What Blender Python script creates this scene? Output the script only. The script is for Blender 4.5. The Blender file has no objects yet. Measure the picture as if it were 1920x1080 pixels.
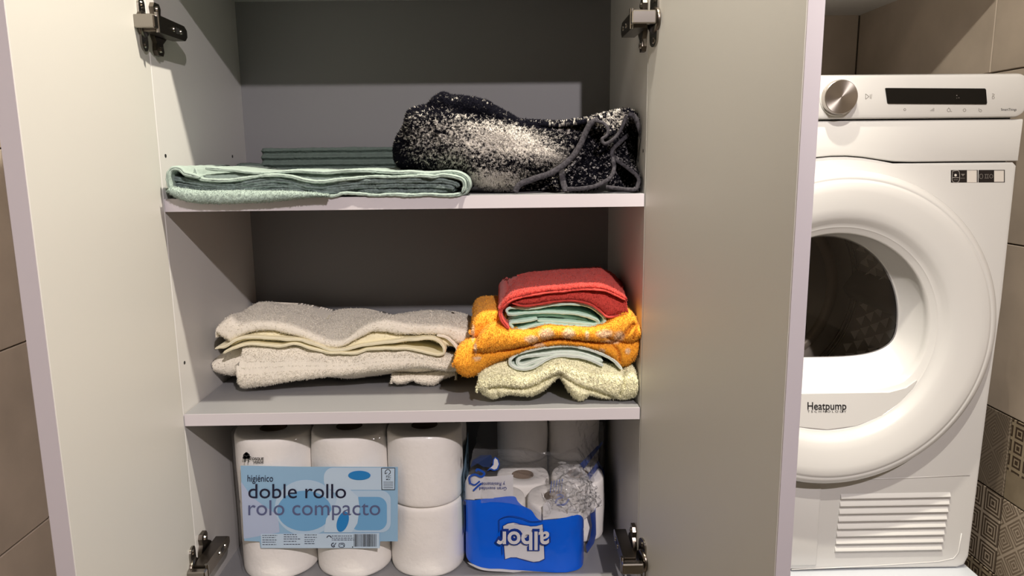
import bpy, math, random
import numpy as np
from mathutils import Vector, Matrix
random.seed(7); rng = np.random.default_rng(7)
PI = math.pi
# ------------------------------------------------------------------ camera, world, light, exposure
H = 1.56                                   # eye height over the floor
F_PX, PITCH, YAW, ROLL = 1369.66, .1753, .0142, -.0106
CAM = np.array([.1316, -1.0184, H - .0023])
def cam_axes(p, y, r):
    cy, sy = math.cos(y), math.sin(y)
    f = np.array([sy, cy, 0.]); rt = np.array([cy, -sy, 0.]); up = np.array([0, 0, 1.])
    f2 = f*math.cos(p) - up*math.sin(p); up2 = up*math.cos(p) + f*math.sin(p)
    return rt*math.cos(r) + up2*math.sin(r), up2*math.cos(r) - rt*math.sin(r), f2
AX, AY, AZ = cam_axes(PITCH, YAW, ROLL)
C = bpy.context.scene.collection
cd = bpy.data.cameras.new('camera'); cam = bpy.data.objects.new('camera', cd); C.objects.link(cam)
cd.sensor_width = 36; cd.lens = F_PX/1920*36; cd.clip_start = .02
M4 = Matrix(((AX[0], AY[0], -AZ[0], CAM[0]), (AX[1], AY[1], -AZ[1], CAM[1]), (AX[2], AY[2], -AZ[2], CAM[2]), (0, 0, 0, 1)))
cam.matrix_world = M4
S = bpy.context.scene; S.camera = cam
S.view_settings.view_transform = 'Standard'; S.view_settings.look = 'None'
S.view_settings.gamma = 1; S.view_settings.use_curve_mapping = False; S.view_settings.exposure = 0.08
w = bpy.data.worlds.new('world'); S.world = w; w.use_nodes = True
w.node_tree.nodes['Background'].inputs[0].default_value = (.9, .85, .8, 1)
w.node_tree.nodes['Background'].inputs[1].default_value = .02
def spot(name, loc, power, col, size, angle=150, blend=.6, aim=None):
    l = bpy.data.lights.new(name, 'SPOT'); l.energy = power; l.color = col; l.shadow_soft_size = size
    l.spot_size = math.radians(angle); l.spot_blend = blend
    o = bpy.data.objects.new(name, l); C.objects.link(o); o.location = loc
    d = Vector(aim or (loc[0], loc[1], 0)) - Vector(loc)
    o.rotation_euler = d.to_track_quat('-Z', 'Y').to_euler(); return o
spot('ceiling_spotlight', (.33, -.30, H+1.05), 102, (1., .92, .77), .022, 98, .45, (-.06, -.24, H))
spot('ceiling_spotlight', (.62, -1.85, H+1.05), 140, (1., .905, .91), .022, 70, 1., (.05, 0, H-.6))
spot('ceiling_spotlight', (.20, -1.0, H+1.05), 78, (1., .93, .82), .022, 54, .7, (1.0, .16, H+.06))

# ------------------------------------------------------------------ helpers
def at(u, v, Y):                           # point of the photograph's pixel on the upright plane Y
    u = np.asarray(u, float); v = np.asarray(v, float)
    d = AZ + AX*((u-960)/F_PX)[..., None] - AY*((v-540)/F_PX)[..., None]
    return CAM + d*((Y-CAM[1])/d[..., 1])[..., None]
def hexc(r, g, b):
    f = lambda c: ((c/255+.055)/1.055)**2.4 if c > 10 else c/255/12.92
    return (f(r), f(g), f(b), 1)
def mat(name, col, rough=.5, metal=0, bump=0, bscale=200, noise=0, nscale=6, sheen=0, coat=0, attr=None, alpha=1, spec=.5, detail=3):
    m = bpy.data.materials.new(name); m.use_nodes = True
    nt = m.node_tree; b = nt.nodes['Principled BSDF']
    b.inputs['Base Color'].default_value = col; b.inputs['Roughness'].default_value = rough
    b.inputs['Metallic'].default_value = metal; b.inputs['Specular IOR Level'].default_value = spec
    b.inputs['Coat Weight'].default_value = coat; b.inputs['Alpha'].default_value = alpha
    if sheen: b.inputs['Sheen Weight'].default_value = sheen; b.inputs['Sheen Roughness'].default_value = .5
    tc = nt.nodes.new('ShaderNodeTexCoord')
    src = None
    if attr:
        a = nt.nodes.new('ShaderNodeAttribute'); a.attribute_name = attr; src = a.outputs['Color']
    if noise:
        n = nt.nodes.new('ShaderNodeTexNoise'); n.inputs['Scale'].default_value = nscale; n.inputs['Detail'].default_value = 6
        nt.links.new(tc.outputs['Object'], n.inputs['Vector'])
        mr = nt.nodes.new('ShaderNodeMapRange'); mr.inputs[1].default_value = .3; mr.inputs[2].default_value = .7
        mr.inputs[3].default_value = 1-noise; mr.inputs[4].default_value = 1+noise
        nt.links.new(n.outputs['Fac'], mr.inputs[0])
        mx = nt.nodes.new('ShaderNodeMix'); mx.data_type = 'RGBA'; mx.blend_type = 'MULTIPLY'; mx.inputs[0].default_value = 1
        if src: nt.links.new(src, mx.inputs[6])
        else: mx.inputs[6].default_value = col
        nt.links.new(mr.outputs[0], mx.inputs[7]); src = mx.outputs[2]
    if src: nt.links.new(src, b.inputs['Base Color'])
    if bump:
        n = nt.nodes.new('ShaderNodeTexNoise'); n.inputs['Scale'].default_value = bscale; n.inputs['Detail'].default_value = detail
        nt.links.new(tc.outputs['Object'], n.inputs['Vector'])
        bp = nt.nodes.new('ShaderNodeBump'); bp.inputs['Strength'].default_value = bump; bp.inputs['Distance'].default_value = .002
        nt.links.new(n.outputs['Fac'], bp.inputs['Height']); nt.links.new(bp.outputs[0], b.inputs['Normal'])
    return m
def link(name, me, m=None, parent=None, smooth=True):
    o = bpy.data.objects.new(name, me); C.objects.link(o)
    if m: me.materials.append(m)
    if parent: o.parent = parent; o.matrix_parent_inverse = Matrix.Translation(-parent.location)
    if smooth and len(me.polygons): me.polygons.foreach_set('use_smooth', [True]*len(me.polygons))
    return o
def tag(o, label=None, cat=None, group=None, kind=None):
    if label: o['label'] = label
    if cat: o['category'] = cat
    if group: o['group'] = group
    if kind: o['kind'] = kind
    return o
def thing(name, loc, label, cat, group=None):
    o = bpy.data.objects.new(name, None); C.objects.link(o); o.location = loc; o.empty_display_size = .05
    return tag(o, label, cat, group)
class MB:
    def __init__(s): s.v = []; s.f = []; s.col = []
    def add(s, v, f):
        n = len(s.v); s.v.extend([tuple(map(float, p)) for p in v]); s.f.extend([tuple(i+n for i in q) for q in f]); return s
    def box(s, x0, x1, y0, y1, z0, z1, bev=0.0, R=None):
        x0, x1 = sorted((x0, x1)); y0, y1 = sorted((y0, y1)); z0, z1 = sorted((z0, z1))
        b = min(bev, (x1-x0)/2.01, (y1-y0)/2.01, (z1-z0)/2.01)
        if b <= 0:
            v = [(x, y, z) for z in (z0, z1) for y in (y0, y1) for x in (x0, x1)]
            f = [(0, 2, 3, 1), (4, 5, 7, 6), (0, 1, 5, 4), (2, 6, 7, 3), (0, 4, 6, 2), (1, 3, 7, 5)]
        else:
            v = []; f = []; idx = {}
            cs = [(sx, sy, sz) for sx in (0, 1) for sy in (0, 1) for sz in (0, 1)]
            X = (x0, x1); Y = (y0, y1); Z = (z0, z1)
            for c in cs:
                for ax in range(3):
                    p = [X[c[0]], Y[c[1]], Z[c[2]]]
                    for k in range(3):
                        if k != ax: p[k] += b*(1 if c[k] == 0 else -1)
                    idx[(c, ax)] = len(v); v.append(tuple(p))
            def q(*a): f.append(tuple(idx[k] for k in a))
            for ax in range(3):
                o = [k for k in range(3) if k != ax]
                for s_ in (0, 1):
                    ring = []
                    for (i, j) in ((0, 0), (1, 0), (1, 1), (0, 1)):
                        c = [0, 0, 0]; c[ax] = s_; c[o[0]] = i; c[o[1]] = j; ring.append((tuple(c), ax))
                    if (s_ == 0) != (ax == 1): ring.reverse()
                    q(*ring)
                for i in (0, 1):
                    for j in (0, 1):
                        c0 = [0]*3; c1 = [0]*3; c0[ax] = 0; c1[ax] = 1
                        for c in (c0, c1): c[o[0]] = i; c[o[1]] = j
                        q((tuple(c0), o[0]), (tuple(c1), o[0]), (tuple(c1), o[1]), (tuple(c0), o[1]))
            for c in cs: q((c, 0), (c, 1), (c, 2))
        if R is not None: v = [tuple(R @ Vector(p)) for p in v]
        return s.add(v, f)
    def prism(s, poly, axis, a, b):         # poly: 2-D outline in the other two axes
        n = len(poly); o = [k for k in range(3) if k != axis]; v = []
        for t in (a, b):
            for p in poly:
                q = [0, 0, 0]; q[axis] = t; q[o[0]] = p[0]; q[o[1]] = p[1]; v.append(q)
        return s.add(v, [tuple(range(n)), tuple(range(2*n-1, n-1, -1))] + [(i, i+n, (i+1) % n+n, (i+1) % n) for i in range(n)])
    def cyl(s, p, q, r, n=20, r2=None):
        p = Vector(p); q = Vector(q); d = (q-p).normalized(); a = d.orthogonal().normalized(); b = d.cross(a); r2 = r if r2 is None else r2; v = []
        for c, rr in ((p, r), (q, r2)):
            for i in range(n):
                t = 2*PI*i/n; v.append(c + a*math.cos(t)*rr + b*math.sin(t)*rr)
        return s.add(v, [tuple(range(n-1, -1, -1)), tuple(range(n, 2*n))] + [(i, (i+1) % n, (i+1) % n+n, i+n) for i in range(n)])
    def lathe(s, prof, c, axis=2, n=48, close=False):   # prof: (r, h) pairs round an axis
        m = len(prof); v = []; o = [k for k in range(3) if k != axis]
        for (r, h) in prof:
            for i in range(n):
                t = 2*PI*i/n; q = list(c); q[axis] += h; q[o[0]] += r*math.cos(t); q[o[1]] += r*math.sin(t); v.append(q)
        f = [(j*n+i, j*n+(i+1) % n, ((j+1) % m)*n+(i+1) % n, ((j+1) % m)*n+i) for j in range(m if close else m-1) for i in range(n)]
        return s.add(v, f)
    def tube(s, pts, r, n=8):
        pts = [Vector(p) for p in pts]; v = []; N = len(pts); a = None
        for i, p in enumerate(pts):
            d = (pts[min(i+1, N-1)] - pts[max(i-1, 0)]).normalized()
            a = d.orthogonal().normalized() if a is None else (a - d*a.dot(d)).normalized(); b = d.cross(a)
            for k in range(n): t = 2*PI*k/n; v.append(p + a*math.cos(t)*r + b*math.sin(t)*r)
        return s.add(v, [(i*n+k, i*n+(k+1) % n, (i+1)*n+(k+1) % n, (i+1)*n+k) for i in range(N-1) for k in range(n)] + [tuple(range(n-1, -1, -1)), tuple(range((N-1)*n, N*n))])
    def build(s, name, m, parent=None, smooth=False):
        me = bpy.data.meshes.new(name); me.from_pydata(s.v, [], s.f); me.validate()
        import bmesh
        bm = bmesh.new(); bm.from_mesh(me); bmesh.ops.recalc_face_normals(bm, faces=bm.faces); bm.to_mesh(me); bm.free()
        o = link(name, me, m, parent, smooth)
        if smooth == 'auto':
            for p in me.polygons: p.use_smooth = True
            try: me.set_sharp_from_angle(angle=math.radians(35))
            except Exception: pass
        return o
def np_mesh(name, V, Q, m, parent=None, col=None, T=None):
    """V: (n,3); Q: (k,4) quads; T: (j,3) triangles"""
    me = bpy.data.meshes.new(name); V = np.asarray(V, np.float32)
    T = np.zeros((0, 3), int) if T is None else T
    me.vertices.add(len(V)); me.vertices.foreach_set('co', V.ravel())
    L = np.concatenate([Q.ravel(), T.ravel()]).astype(np.int32)
    me.loops.add(len(L)); me.loops.foreach_set('vertex_index', L)
    st = np.concatenate([np.arange(len(Q))*4, len(Q)*4+np.arange(len(T))*3]).astype(np.int32)
    me.polygons.add(len(st)); me.polygons.foreach_set('loop_start', st)
    me.update(calc_edges=True); me.validate()
    if col is not None:
        a = me.color_attributes.new('Col', 'FLOAT_COLOR', 'POINT')
        a.data.foreach_set('color', np.concatenate([col, np.ones((len(col), 1))], 1).astype(np.float32).ravel())
    o = link(name, me, m, parent); return o
# value noise
def _h(i, j, k, s):
    n = (i*374761393 + j*668265263 + k*2147483647 + s*1274126177) & 0xffffffff
    n = ((n ^ (n >> 13))*1274126177) & 0xffffffff
    return ((n ^ (n >> 16)) & 0xffff)/32767.5 - 1
def vnoise(P, scale, seed=0):
    P = np.asarray(P, float)*scale + 1000; I = np.floor(P).astype(np.int64); f = P-I; f = f*f*(3-2*f)
    r = 0
    for a in (0, 1):
        for b in (0, 1):
            for c in (0, 1):
                w_ = (f[..., 0] if a else 1-f[..., 0])*(f[..., 1] if b else 1-f[..., 1])*(f[..., 2] if c else 1-f[..., 2])
                r = r + w_*_h(I[..., 0]+a, I[..., 1]+b, I[..., 2]+c, seed)
    return r
def spline(pts, n):
    """Catmull-Rom through points, resampled evenly by arc length"""
    P = np.asarray(pts, float); P = np.vstack([2*P[0]-P[1], P, 2*P[-1]-P[-2]]); out = []
    for i in range(1, len(P)-2):
        t = np.linspace(0, 1, 24, endpoint=False)[:, None]
        a, b, c, d = P[i-1], P[i], P[i+1], P[i+2]
        out.append(.5*((2*b) + (c-a)*t + (2*a-5*b+4*c-d)*t*t + (3*b-a-3*c+d)*t**3))
    out.append(P[-2][None]); Q = np.vstack(out)
    s = np.concatenate([[0], np.cumsum(np.linalg.norm(np.diff(Q, axis=0), axis=1))])
    t = np.linspace(0, s[-1], n)
    return np.stack([np.interp(t, s, Q[:, k]) for k in range(Q.shape[1])], 1)
def by_u(pts, us):                          # curve as y over relative u
    P = spline(pts, 400); s = (P[:, 0]-P[0, 0]); 
    x = np.maximum.accumulate(P[:, 0]); x = x + np.linspace(0, 1e-4, len(x))
    X = x[0] + (x[-1]-x[0])*us
    return np.stack([X, np.interp(X, x, P[:, 1])], 1)
def grid_normals(G):
    du = np.gradient(G, axis=0); dv = np.gradient(G, axis=1)
    n = np.cross(du, dv); l = np.linalg.norm(n, axis=2, keepdims=True); return n/np.maximum(l, 1e-12)
def grid_quads(N, M, closed_v=False):
    i = np.arange(N-1)[:, None]; j = np.arange(M if closed_v else M-1)[None]
    j2 = (j+1) % M
    return np.stack(np.broadcast_arrays(i*M+j, (i+1)*M+j, (i+1)*M+j2, i*M+j2), -1).reshape(-1, 4)
def tufts(P, Nn, n, length, rad, colf=None, seed=1):
    """n little loops of pile (3-sided spikes) on random points of a surface given by points+normals"""
    r = np.random.default_rng(seed); idx = r.integers(0, len(P), n)
    p = P[idx] + r.normal(0, .0007, (n, 3)); nn = Nn[idx] + r.normal(0, .45, (n, 3)); nn[:, 2] -= .25
    nn /= np.linalg.norm(nn, axis=1, keepdims=True)
    a = np.cross(nn, r.normal(0, 1, (n, 3))); a /= np.linalg.norm(a, axis=1, keepdims=True); b = np.cross(nn, a)
    L = length*(.5+r.random((n, 1))*.8); R = rad*(.7+.6*r.random((n, 1)))
    v = np.stack([p-nn*.0006+a*R, p-nn*.0006+(-.5*a+.87*b)*R, p-nn*.0006+(-.5*a-.87*b)*R, p+nn*L], 1).reshape(-1, 3)
    k = np.arange(n)[:, None]*4
    T = np.concatenate([k+np.array([[0, 1, 3]]), k+np.array([[1, 2, 3]]), k+np.array([[2, 0, 3]])])
    return v, T, idx
class Cloth:
    """collects several grids of one towel into one mesh, then adds pile"""
    def __init__(s): s.V = []; s.Q = []; s.T = []; s.C = []; s.n = 0
    def addgrid(s, G, closed_v=False, fuzz=.0006, pile=0, plen=.0022, prad=.0006, colf=None, low=.0, seed=0, fscale=420, hf2=.0):
        N_, M_ = G.shape[:2]
        Nn = grid_normals(G)
        # outward: away from the grid's middle line
        cen = G.mean(axis=1, keepdims=True); sg = np.sign(np.mean(np.sum(Nn*(G-cen), axis=2))) or 1; Nn = Nn*sg
        d = fuzz*vnoise(G, fscale, seed+1) + fuzz*.3*vnoise(G, fscale*.45, seed+2)
        if low: d = d + low*vnoise(G, 26, seed+3) + low*.2*vnoise(G, 64, seed+4)
        G = G + Nn*d[..., None]
        s.V.append(G.reshape(-1, 3)); s.Q.append(grid_quads(N_, M_, closed_v)+s.n); 
        col = colf(G.reshape(-1, 3)) if colf else np.ones((N_*M_, 3))
        s.C.append(col); s.n += N_*M_
        if pile:
            P = G.reshape(-1, 3); NN = Nn.reshape(-1, 3)
            vis = np.sum(NN*(CAM-P), axis=1) > -.02   # pile only where the towel shows
            idx = np.nonzero(vis & (P[:, 1] < .30))[0]
            v, T, k = tufts(P[idx], NN[idx], pile, plen, prad, seed=seed+9)
            s.T.append(T+s.n); s.V.append(v); s.C.append(np.repeat(col[idx][k], 4, axis=0)); s.n += len(v)
        return G
    def build(s, name, m, parent=None, color=False):
        V = np.vstack(s.V); fl = ZT if V[:, 2].mean() > ZT-.01 else Z2      # cloth yields to the panels and the shelf it lies on
        V[:, 0] = np.clip(V[:, 0], -WI+.0012, WI-.0012); V[:, 1] = np.minimum(V[:, 1], DI-.0012)
        V[:, 2] = np.where(V[:, 1] > -.0005, np.maximum(V[:, 2], fl+.0004), V[:, 2])
        return np_mesh(name, V, np.vstack(s.Q), m, parent, np.vstack(s.C) if color else None, np.vstack(s.T) if s.T else None)
def slab_grid(T0, B, T1, Y0, Y1, r=.02, nu=200, zf=None, nfront=22, ntop=34, nbot=10, creases=(), sq=.75, BY=None, fit_floor=None, sag=0):
    """a soft folded slab: T0/B = front crest and underside traced on plane Y0, T1 = back silhouette on plane Y1"""
    us = np.linspace(0, 1, nu); us = .5-.5*np.cos(us*PI)*.35 - .5*(1-2*us)*.65
    cv = lambda c, Y: at(*by_u([(zf(p) if zf else p) for p in c], us).T, Y)
    t0 = cv(T0, Y0); b = cv(B, Y0); t1 = cv(T1, Y1)
    if fit_floor is not None: b[:, 2] = np.maximum(b[:, 2], fit_floor)
    rows = []
    hh = np.maximum(t0[:, 2]-b[:, 2], .002); zc = (t0[:, 2]+b[:, 2])/2
    bot_back = b.copy(); bot_back[:, 1] = Y1; bot_back[:, 2] = np.minimum(b[:, 2], t1[:, 2]-.004)
    if BY is not None: bot_back[:, 2] = BY
    fr = b.copy(); fr[:, 1] = Y0+r
    for k in range(nbot):
        q = k/nbot; rows.append(bot_back*(1-q)+fr*q)
    for k in range(nfront+1):
        th = -PI/2+PI*k/nfront; sn = math.copysign(abs(math.sin(th))**sq, math.sin(th)); q = (sn+1)/2
        p = b*(1-q)+t0*q; p[:, 2] = zc+hh/2*sn; p[:, 1] = Y0+r-r*math.cos(th)**.8 if abs(math.cos(th)) > 1e-9 else Y0+r
        rows.append(p)
    st = t0.copy(); st[:, 1] = Y0+r
    for k in range(1, ntop+1):
        q = k/ntop; e = q**1.1; p = st*(1-e)+t1*e; p[:, 1] = (Y0+r)*(1-q)+Y1*q
        p[:, 2] += math.sin(q*PI)*sag
        rows.append(p)
    G = np.stack(rows, 1)
    for (pts, wd, dp) in creases:
        Pc = at(*np.array(spline([(zf(p) if zf else p) for p in pts], 60)).T, Y0)[:, [0, 2]]
        X = G[..., [0, 2]]; d = np.min(np.linalg.norm(X[:, :, None, :]-Pc[None, None], axis=3), axis=2)
        frn = np.clip(1-(G[..., 1]-Y0)/(r*1.6), 0, 1)
        G[..., 1] += dp*np.exp(-(d/wd)**2)*frn
    # close the two ends
    for e in (0, -1):
        c = G[e].copy(); c[:, 2] = G[e][:, 2].mean()*.5+G[e][:, 2]*.5; c[:, 0] += (-.0015 if e == 0 else .0015)
        c2 = c.copy(); c2[:, 2] = G[e][:, 2].mean(); 
        G = np.concatenate([c2[None], c[None], G], 0) if e == 0 else np.concatenate([G, c[None], c2[None]], 0)
    return G
def ribbon_grid(path, Y0, Y1, t, zf=None, step=.0022, rows=26, wob=.002, seed=0, yfun=None, sink=.0):
    """a sheet folded along its cross-section: centreline traced on plane Y0, thickness t, running back to Y1"""
    P = np.array([(zf(p) if zf else p) for p in path], float)
    W = at(P[:, 0], P[:, 1], Y0)[:, [0, 2]]
    L = np.sum(np.linalg.norm(np.diff(W, axis=0), axis=1)); n = max(12, int(L/step))
    W = spline(W, n); d = np.gradient(W, axis=0); d /= np.linalg.norm(d, axis=1, keepdims=True); nn = np.stack([-d[:, 1], d[:, 0]], 1)
    th = np.ones(n)*t/2; e = min(3, n//4)
    for k in range(e): f = math.sqrt(1-(1-(k+.3)/e)**2) if k < e else 1; th[k] *= f; th[-1-k] *= f
    ys = [Y0, Y0+.0004, Y0+.0015, Y0+.003] + list(np.linspace(Y0+.006, Y1, rows)); sc = [.05, .55, .9, 1.]+[1]*rows
    G = []
    up = lambda s_: W+nn*th[:, None]*s_
    for y, s_ in zip(ys, sc):
        a = up(s_); b = up(-s_)[::-1]; ring = np.vstack([a, b])
        G.append(np.stack([ring[:, 0], np.full(len(ring), y), ring[:, 1]], 1))
    G = np.stack(G, 0)
    q = np.stack([G[..., 0], np.zeros_like(G[..., 0]), G[..., 2]], -1)
    G[..., 1] += wob*vnoise(q, 60, seed)*np.clip(1-(G[..., 1]-Y0)/.05, 0, 1)
    G[..., 2] -= sink*np.clip((G[..., 1]-Y0)/(Y1-Y0), 0, 1)
    if yfun: G = yfun(G)
    return G.transpose(1, 0, 2)            # along the sheet, then back
def close_ring(G): return np.concatenate([G, G[:1]], 0)
def text_mesh(body, size, offset=0.0, align='LEFT'):
    cu = bpy.data.curves.new('text', 'FONT'); cu.body = body; cu.size = size; cu.offset = offset; cu.align_x = align; cu.resolution_u = 4
    o = bpy.data.objects.new('text', cu); C.objects.link(o)
    bpy.context.view_layer.update()
    me = bpy.data.meshes.new_from_object(o.evaluated_get(bpy.context.evaluated_depsgraph_get()))
    bpy.data.objects.remove(o); bpy.data.curves.remove(cu); return me
def text_on(name, body, x0, x1, yb, ytop, fn, m, parent, flip=False, offset=0, bold=0):
    """writing between pixels x0..x1 on the baseline yb, ascender top at ytop, laid on the surface fn(u,v)"""
    me = text_mesh(body, 1, offset)
    n = len(me.vertices); co = np.empty(n*3); me.vertices.foreach_get('co', co); co = co.reshape(-1, 3)
    mn = co[:, 0].min(); mx = co[:, 0].max(); top = co[:, 1].max() if ytop is not None else 1
    a = (co[:, 0]-mn)/(mx-mn); b = co[:, 1]/top
    if flip: u = x1-(x1-x0)*a; v = yb+(ytop-yb)*b
    else: u = x0+(x1-x0)*a; v = yb+(ytop-yb)*b
    W = fn(u, v); me.vertices.foreach_set('co', W.ravel()); me.update()
    me.name = name
    return link(name, me, m, parent, smooth=False)
def poly_on(name, shapes, fn, m, parent):
    """flat print: list of pixel outlines laid on the surface fn(u,v)"""
    mb = MB()
    for s_ in shapes:
        P = np.array(s_, float); W = fn(P[:, 0], P[:, 1]); mb.add(W, [tuple(range(len(P)))])
    me = bpy.data.meshes.new(name); me.from_pydata(mb.v, [], mb.f); return link(name, me, m, parent, smooth=False)
def patch_on(name, x0, x1, ytop, ybot, fn, m, parent, nx=40, ny=24):
    """print as a fine grid that can follow a curved surface"""
    U, V = np.meshgrid(np.linspace(0, 1, nx), np.linspace(0, 1, ny), indexing='ij')
    X = x0(V) if callable(x0) else x0; X1 = x1(V) if callable(x1) else x1
    uu = X+(X1-X)*U; t = ytop(uu) if callable(ytop) else ytop; b = ybot(uu) if callable(ybot) else ybot
    W = fn(uu.ravel(), (t+(b-t)*V).ravel())
    return np_mesh(name, W, grid_quads(nx, ny), m, parent)
def ell(cx, cy, a, b, n=32, rot=0, t0=0, t1=2*PI):
    c, s_ = math.cos(rot), math.sin(rot); r = []
    for i in range(n):
        t = t0+(t1-t0)*i/(n if abs(t1-t0-2*PI) < 1e-6 else n-1); x, y = a*math.cos(t), b*math.sin(t); r.append((cx+x*c-y*s_, cy+x*s_+y*c))
    return r
def rrect(x0, y0, x1, y1, r, n=5):
    o = []
    for (cx, cy, a) in ((x1-r, y1-r, 0), (x0+r, y1-r, PI/2), (x0+r, y0+r, PI), (x1-r, y0+r, 1.5*PI)):
        for k in range(n+1): t = a+PI/2*k/n; o.append((cx+r*math.cos(t), cy+r*math.sin(t)))
    return o
def stroke(pts, w_, n=24):
    P = spline(pts, n); d = np.gradient(P, axis=0); d /= np.linalg.norm(d, axis=1, keepdims=True); nn = np.stack([-d[:, 1], d[:, 0]], 1)*w_/2
    A = P+nn; B = P-nn
    return [[tuple(A[i]), tuple(A[i+1]), tuple(B[i+1]), tuple(B[i])] for i in range(n-1)]
def zoom(ox, oy, s_): return lambda p: (ox+p[0]/s_, oy+p[1]/s_)

# ------------------------------------------------------------------ materials
LAM = mat('laminate', hexc(203, 201, 198), .42, bump=.02, bscale=600)
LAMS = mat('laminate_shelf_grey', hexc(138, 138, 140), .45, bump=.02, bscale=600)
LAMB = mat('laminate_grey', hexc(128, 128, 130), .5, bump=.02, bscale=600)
LAMD = mat('laminate_door', hexc(205, 203, 197), .45, bump=.02, bscale=600)
EDGE = mat('edge_banding', hexc(200, 194, 198), .4)
CHROME = mat('nickel', hexc(150, 145, 138), .22, metal=1)
CHROMED = mat('dark_nickel', hexc(105, 98, 90), .28, metal=1)
BLACK = mat('black', (.01, .01, .01, 1), .5)
WHITE = mat('dryer_enamel', hexc(210, 209, 206), .3, coat=.3, spec=.5)
RING = mat('dryer_ring_plastic', hexc(208, 207, 204), .22, coat=.4)
PAINT = mat('ceiling_paint', hexc(225, 222, 216), .8, bump=.05, bscale=80)
GROUT = mat('grout', hexc(120, 108, 94), .9)
FLOORM = mat('floor_ceramic', hexc(175, 164, 150), .4, noise=.15, nscale=5)
def tile_mat():
    m = mat('beige_stone_tile', hexc(186, 172, 156), .45, noise=.12, nscale=9, bump=.08, bscale=60)
    return m
TILE = tile_mat()

# ------------------------------------------------------------------ room
XL, XR, YB, YF, ZC, ZCAB = -.61, 1.01, .83, -2.7, H+1.08, H
def struct(name, mb, m): o = mb.build(name, m); o['kind'] = 'structure'; return o
struct('floor', MB().box(XL-.1, XR+.1, YF-.1, YB+.1, -.1, 0), FLOORM)
struct('ceiling', MB().box(XL-.1, XR+.1, YF-.1, YB+.1, ZC, ZC+.1), PAINT)
wall_l = struct('wall_left', MB().box(XL-.1, XL-.007, YF-.1, YB+.1, 0, ZC), GROUT)
wall_r = struct('wall_right', MB().box(XR+.007, XR+.1, YF-.1, YB+.1, 0, ZC), GROUT)
wall_b = struct('wall_back', MB().box(XL, XR+.007, YB+.007, YB+.1, 0, ZC), GROUT)
struct('wall_front', MB().box(XL-.1, XR+.1, YF-.1, YF, 0, ZC), PAINT)
struct('wall_partition', MB().box(XL-.006, .349, .362, YB, 0, ZC), PAINT)
soff = struct('trim_1', MB().box(.349, XR+.006, .21, YB+.006, H+.332, ZC-.001, .002), PAINT)

def tiles(parent, axis, face, depth_dir, a_lines, z_lines, m, g=.0012, th=.0068):
    """tiles on a wall: axis 0 = wall of constant X, 1 = constant Y; one object per tile"""
    cache = {}
    for i in range(len(a_lines)-1):
        for j in range(len(z_lines)-1):
            a0, a1, z0, z1 = a_lines[i]+g, a_lines[i+1]-g, z_lines[j]+g, z_lines[j+1]-g
            k = (round(a1-a0, 4), round(z1-z0, 4)); mm = m(i, j) if callable(m) else m; k = k+(mm.name,)
            if k not in cache:
                w_, h_ = (a1-a0)/2, (z1-z0)/2
                mb = MB().box(-th/2, th/2, -w_, w_, -h_, h_, .001) if axis == 0 else MB().box(-w_, w_, -th/2, th/2, -h_, h_, .001)
                o = mb.build('tile', mm, parent); cache[k] = o.data
            else:
                o = bpy.data.objects.new('tile', cache[k]); C.objects.link(o); o.parent = parent
            c = (face+depth_dir*th/2, (a0+a1)/2, (z0+z1)/2) if axis == 0 else ((a0+a1)/2, face+depth_dir*th/2, (z0+z1)/2)
            o.location = c
def pattern_mat(name, kind, dark, light):
    m = bpy.data.materials.new(name); m.use_nodes = True; nt = m.node_tree; b = nt.nodes['Principled BSDF']; b.inputs['Roughness'].default_value = .5
    tc = nt.nodes.new('ShaderNodeTexCoord'); sep = nt.nodes.new('ShaderNodeSeparateXYZ'); nt.links.new(tc.outputs['Object'], sep.inputs[0])
    def mth(op, a, bb=None, c=None):
        n = nt.nodes.new('ShaderNodeMath'); n.operation = op
        for k, x in enumerate((a, bb, c)):
            if x is None: continue
            if isinstance(x, (int, float)): n.inputs[k].default_value = x
            else: nt.links.new(x, n.inputs[k])
        return n.outputs[0]
    y, z = sep.outputs[1], sep.outputs[2]
    if kind == 'squares': p, n_, rot = .052, 4, 0
    elif kind == 'diamonds': p, n_, rot = .060, 4, 1
    elif kind == 'lattice': p, n_, rot = .026, 2, 0
    else: p, n_, rot = .07, 5, 1
    if rot: y, z = mth('ADD', y, z), mth('SUBTRACT', y, z)
    fy = mth('ABSOLUTE', mth('SUBTRACT', mth('FRACT', mth('ADD', mth('DIVIDE', y, p), .5+10)), .5))
    fz = mth('ABSOLUTE', mth('SUBTRACT', mth('FRACT', mth('ADD', mth('DIVIDE', z, p), .5+10)), .5))
    d = mth('MAXIMUM', fy, fz)
    s_ = mth('GREATER_THAN', mth('FRACT', mth('MULTIPLY', d, n_*2)), .58)
    n = nt.nodes.new('ShaderNodeTexNoise'); n.inputs['Scale'].default_value = 45; nt.links.new(tc.outputs['Object'], n.inputs['Vector'])
    if kind == 'lattice':   # the ornament covers the upper part of this tile only
        up = mth('GREATER_THAN', sep.outputs[2], -.02)
        s_ = mth('ADD', mth('MULTIPLY', s_, up), mth('MULTIPLY', mth('SUBTRACT', 1, up), .75))
    s2 = mth('MULTIPLY', s_, mth('ADD', .6, mth('MULTIPLY', n.outputs['Fac'], .6)))
    mx = nt.nodes.new('ShaderNodeMix'); mx.data_type = 'RGBA'; nt.links.new(s2, mx.inputs[0]); mx.inputs[6].default_value = dark; mx.inputs[7].default_value = light
    nt.links.new(mx.outputs[2], b.inputs['Base Color']); return m
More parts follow.
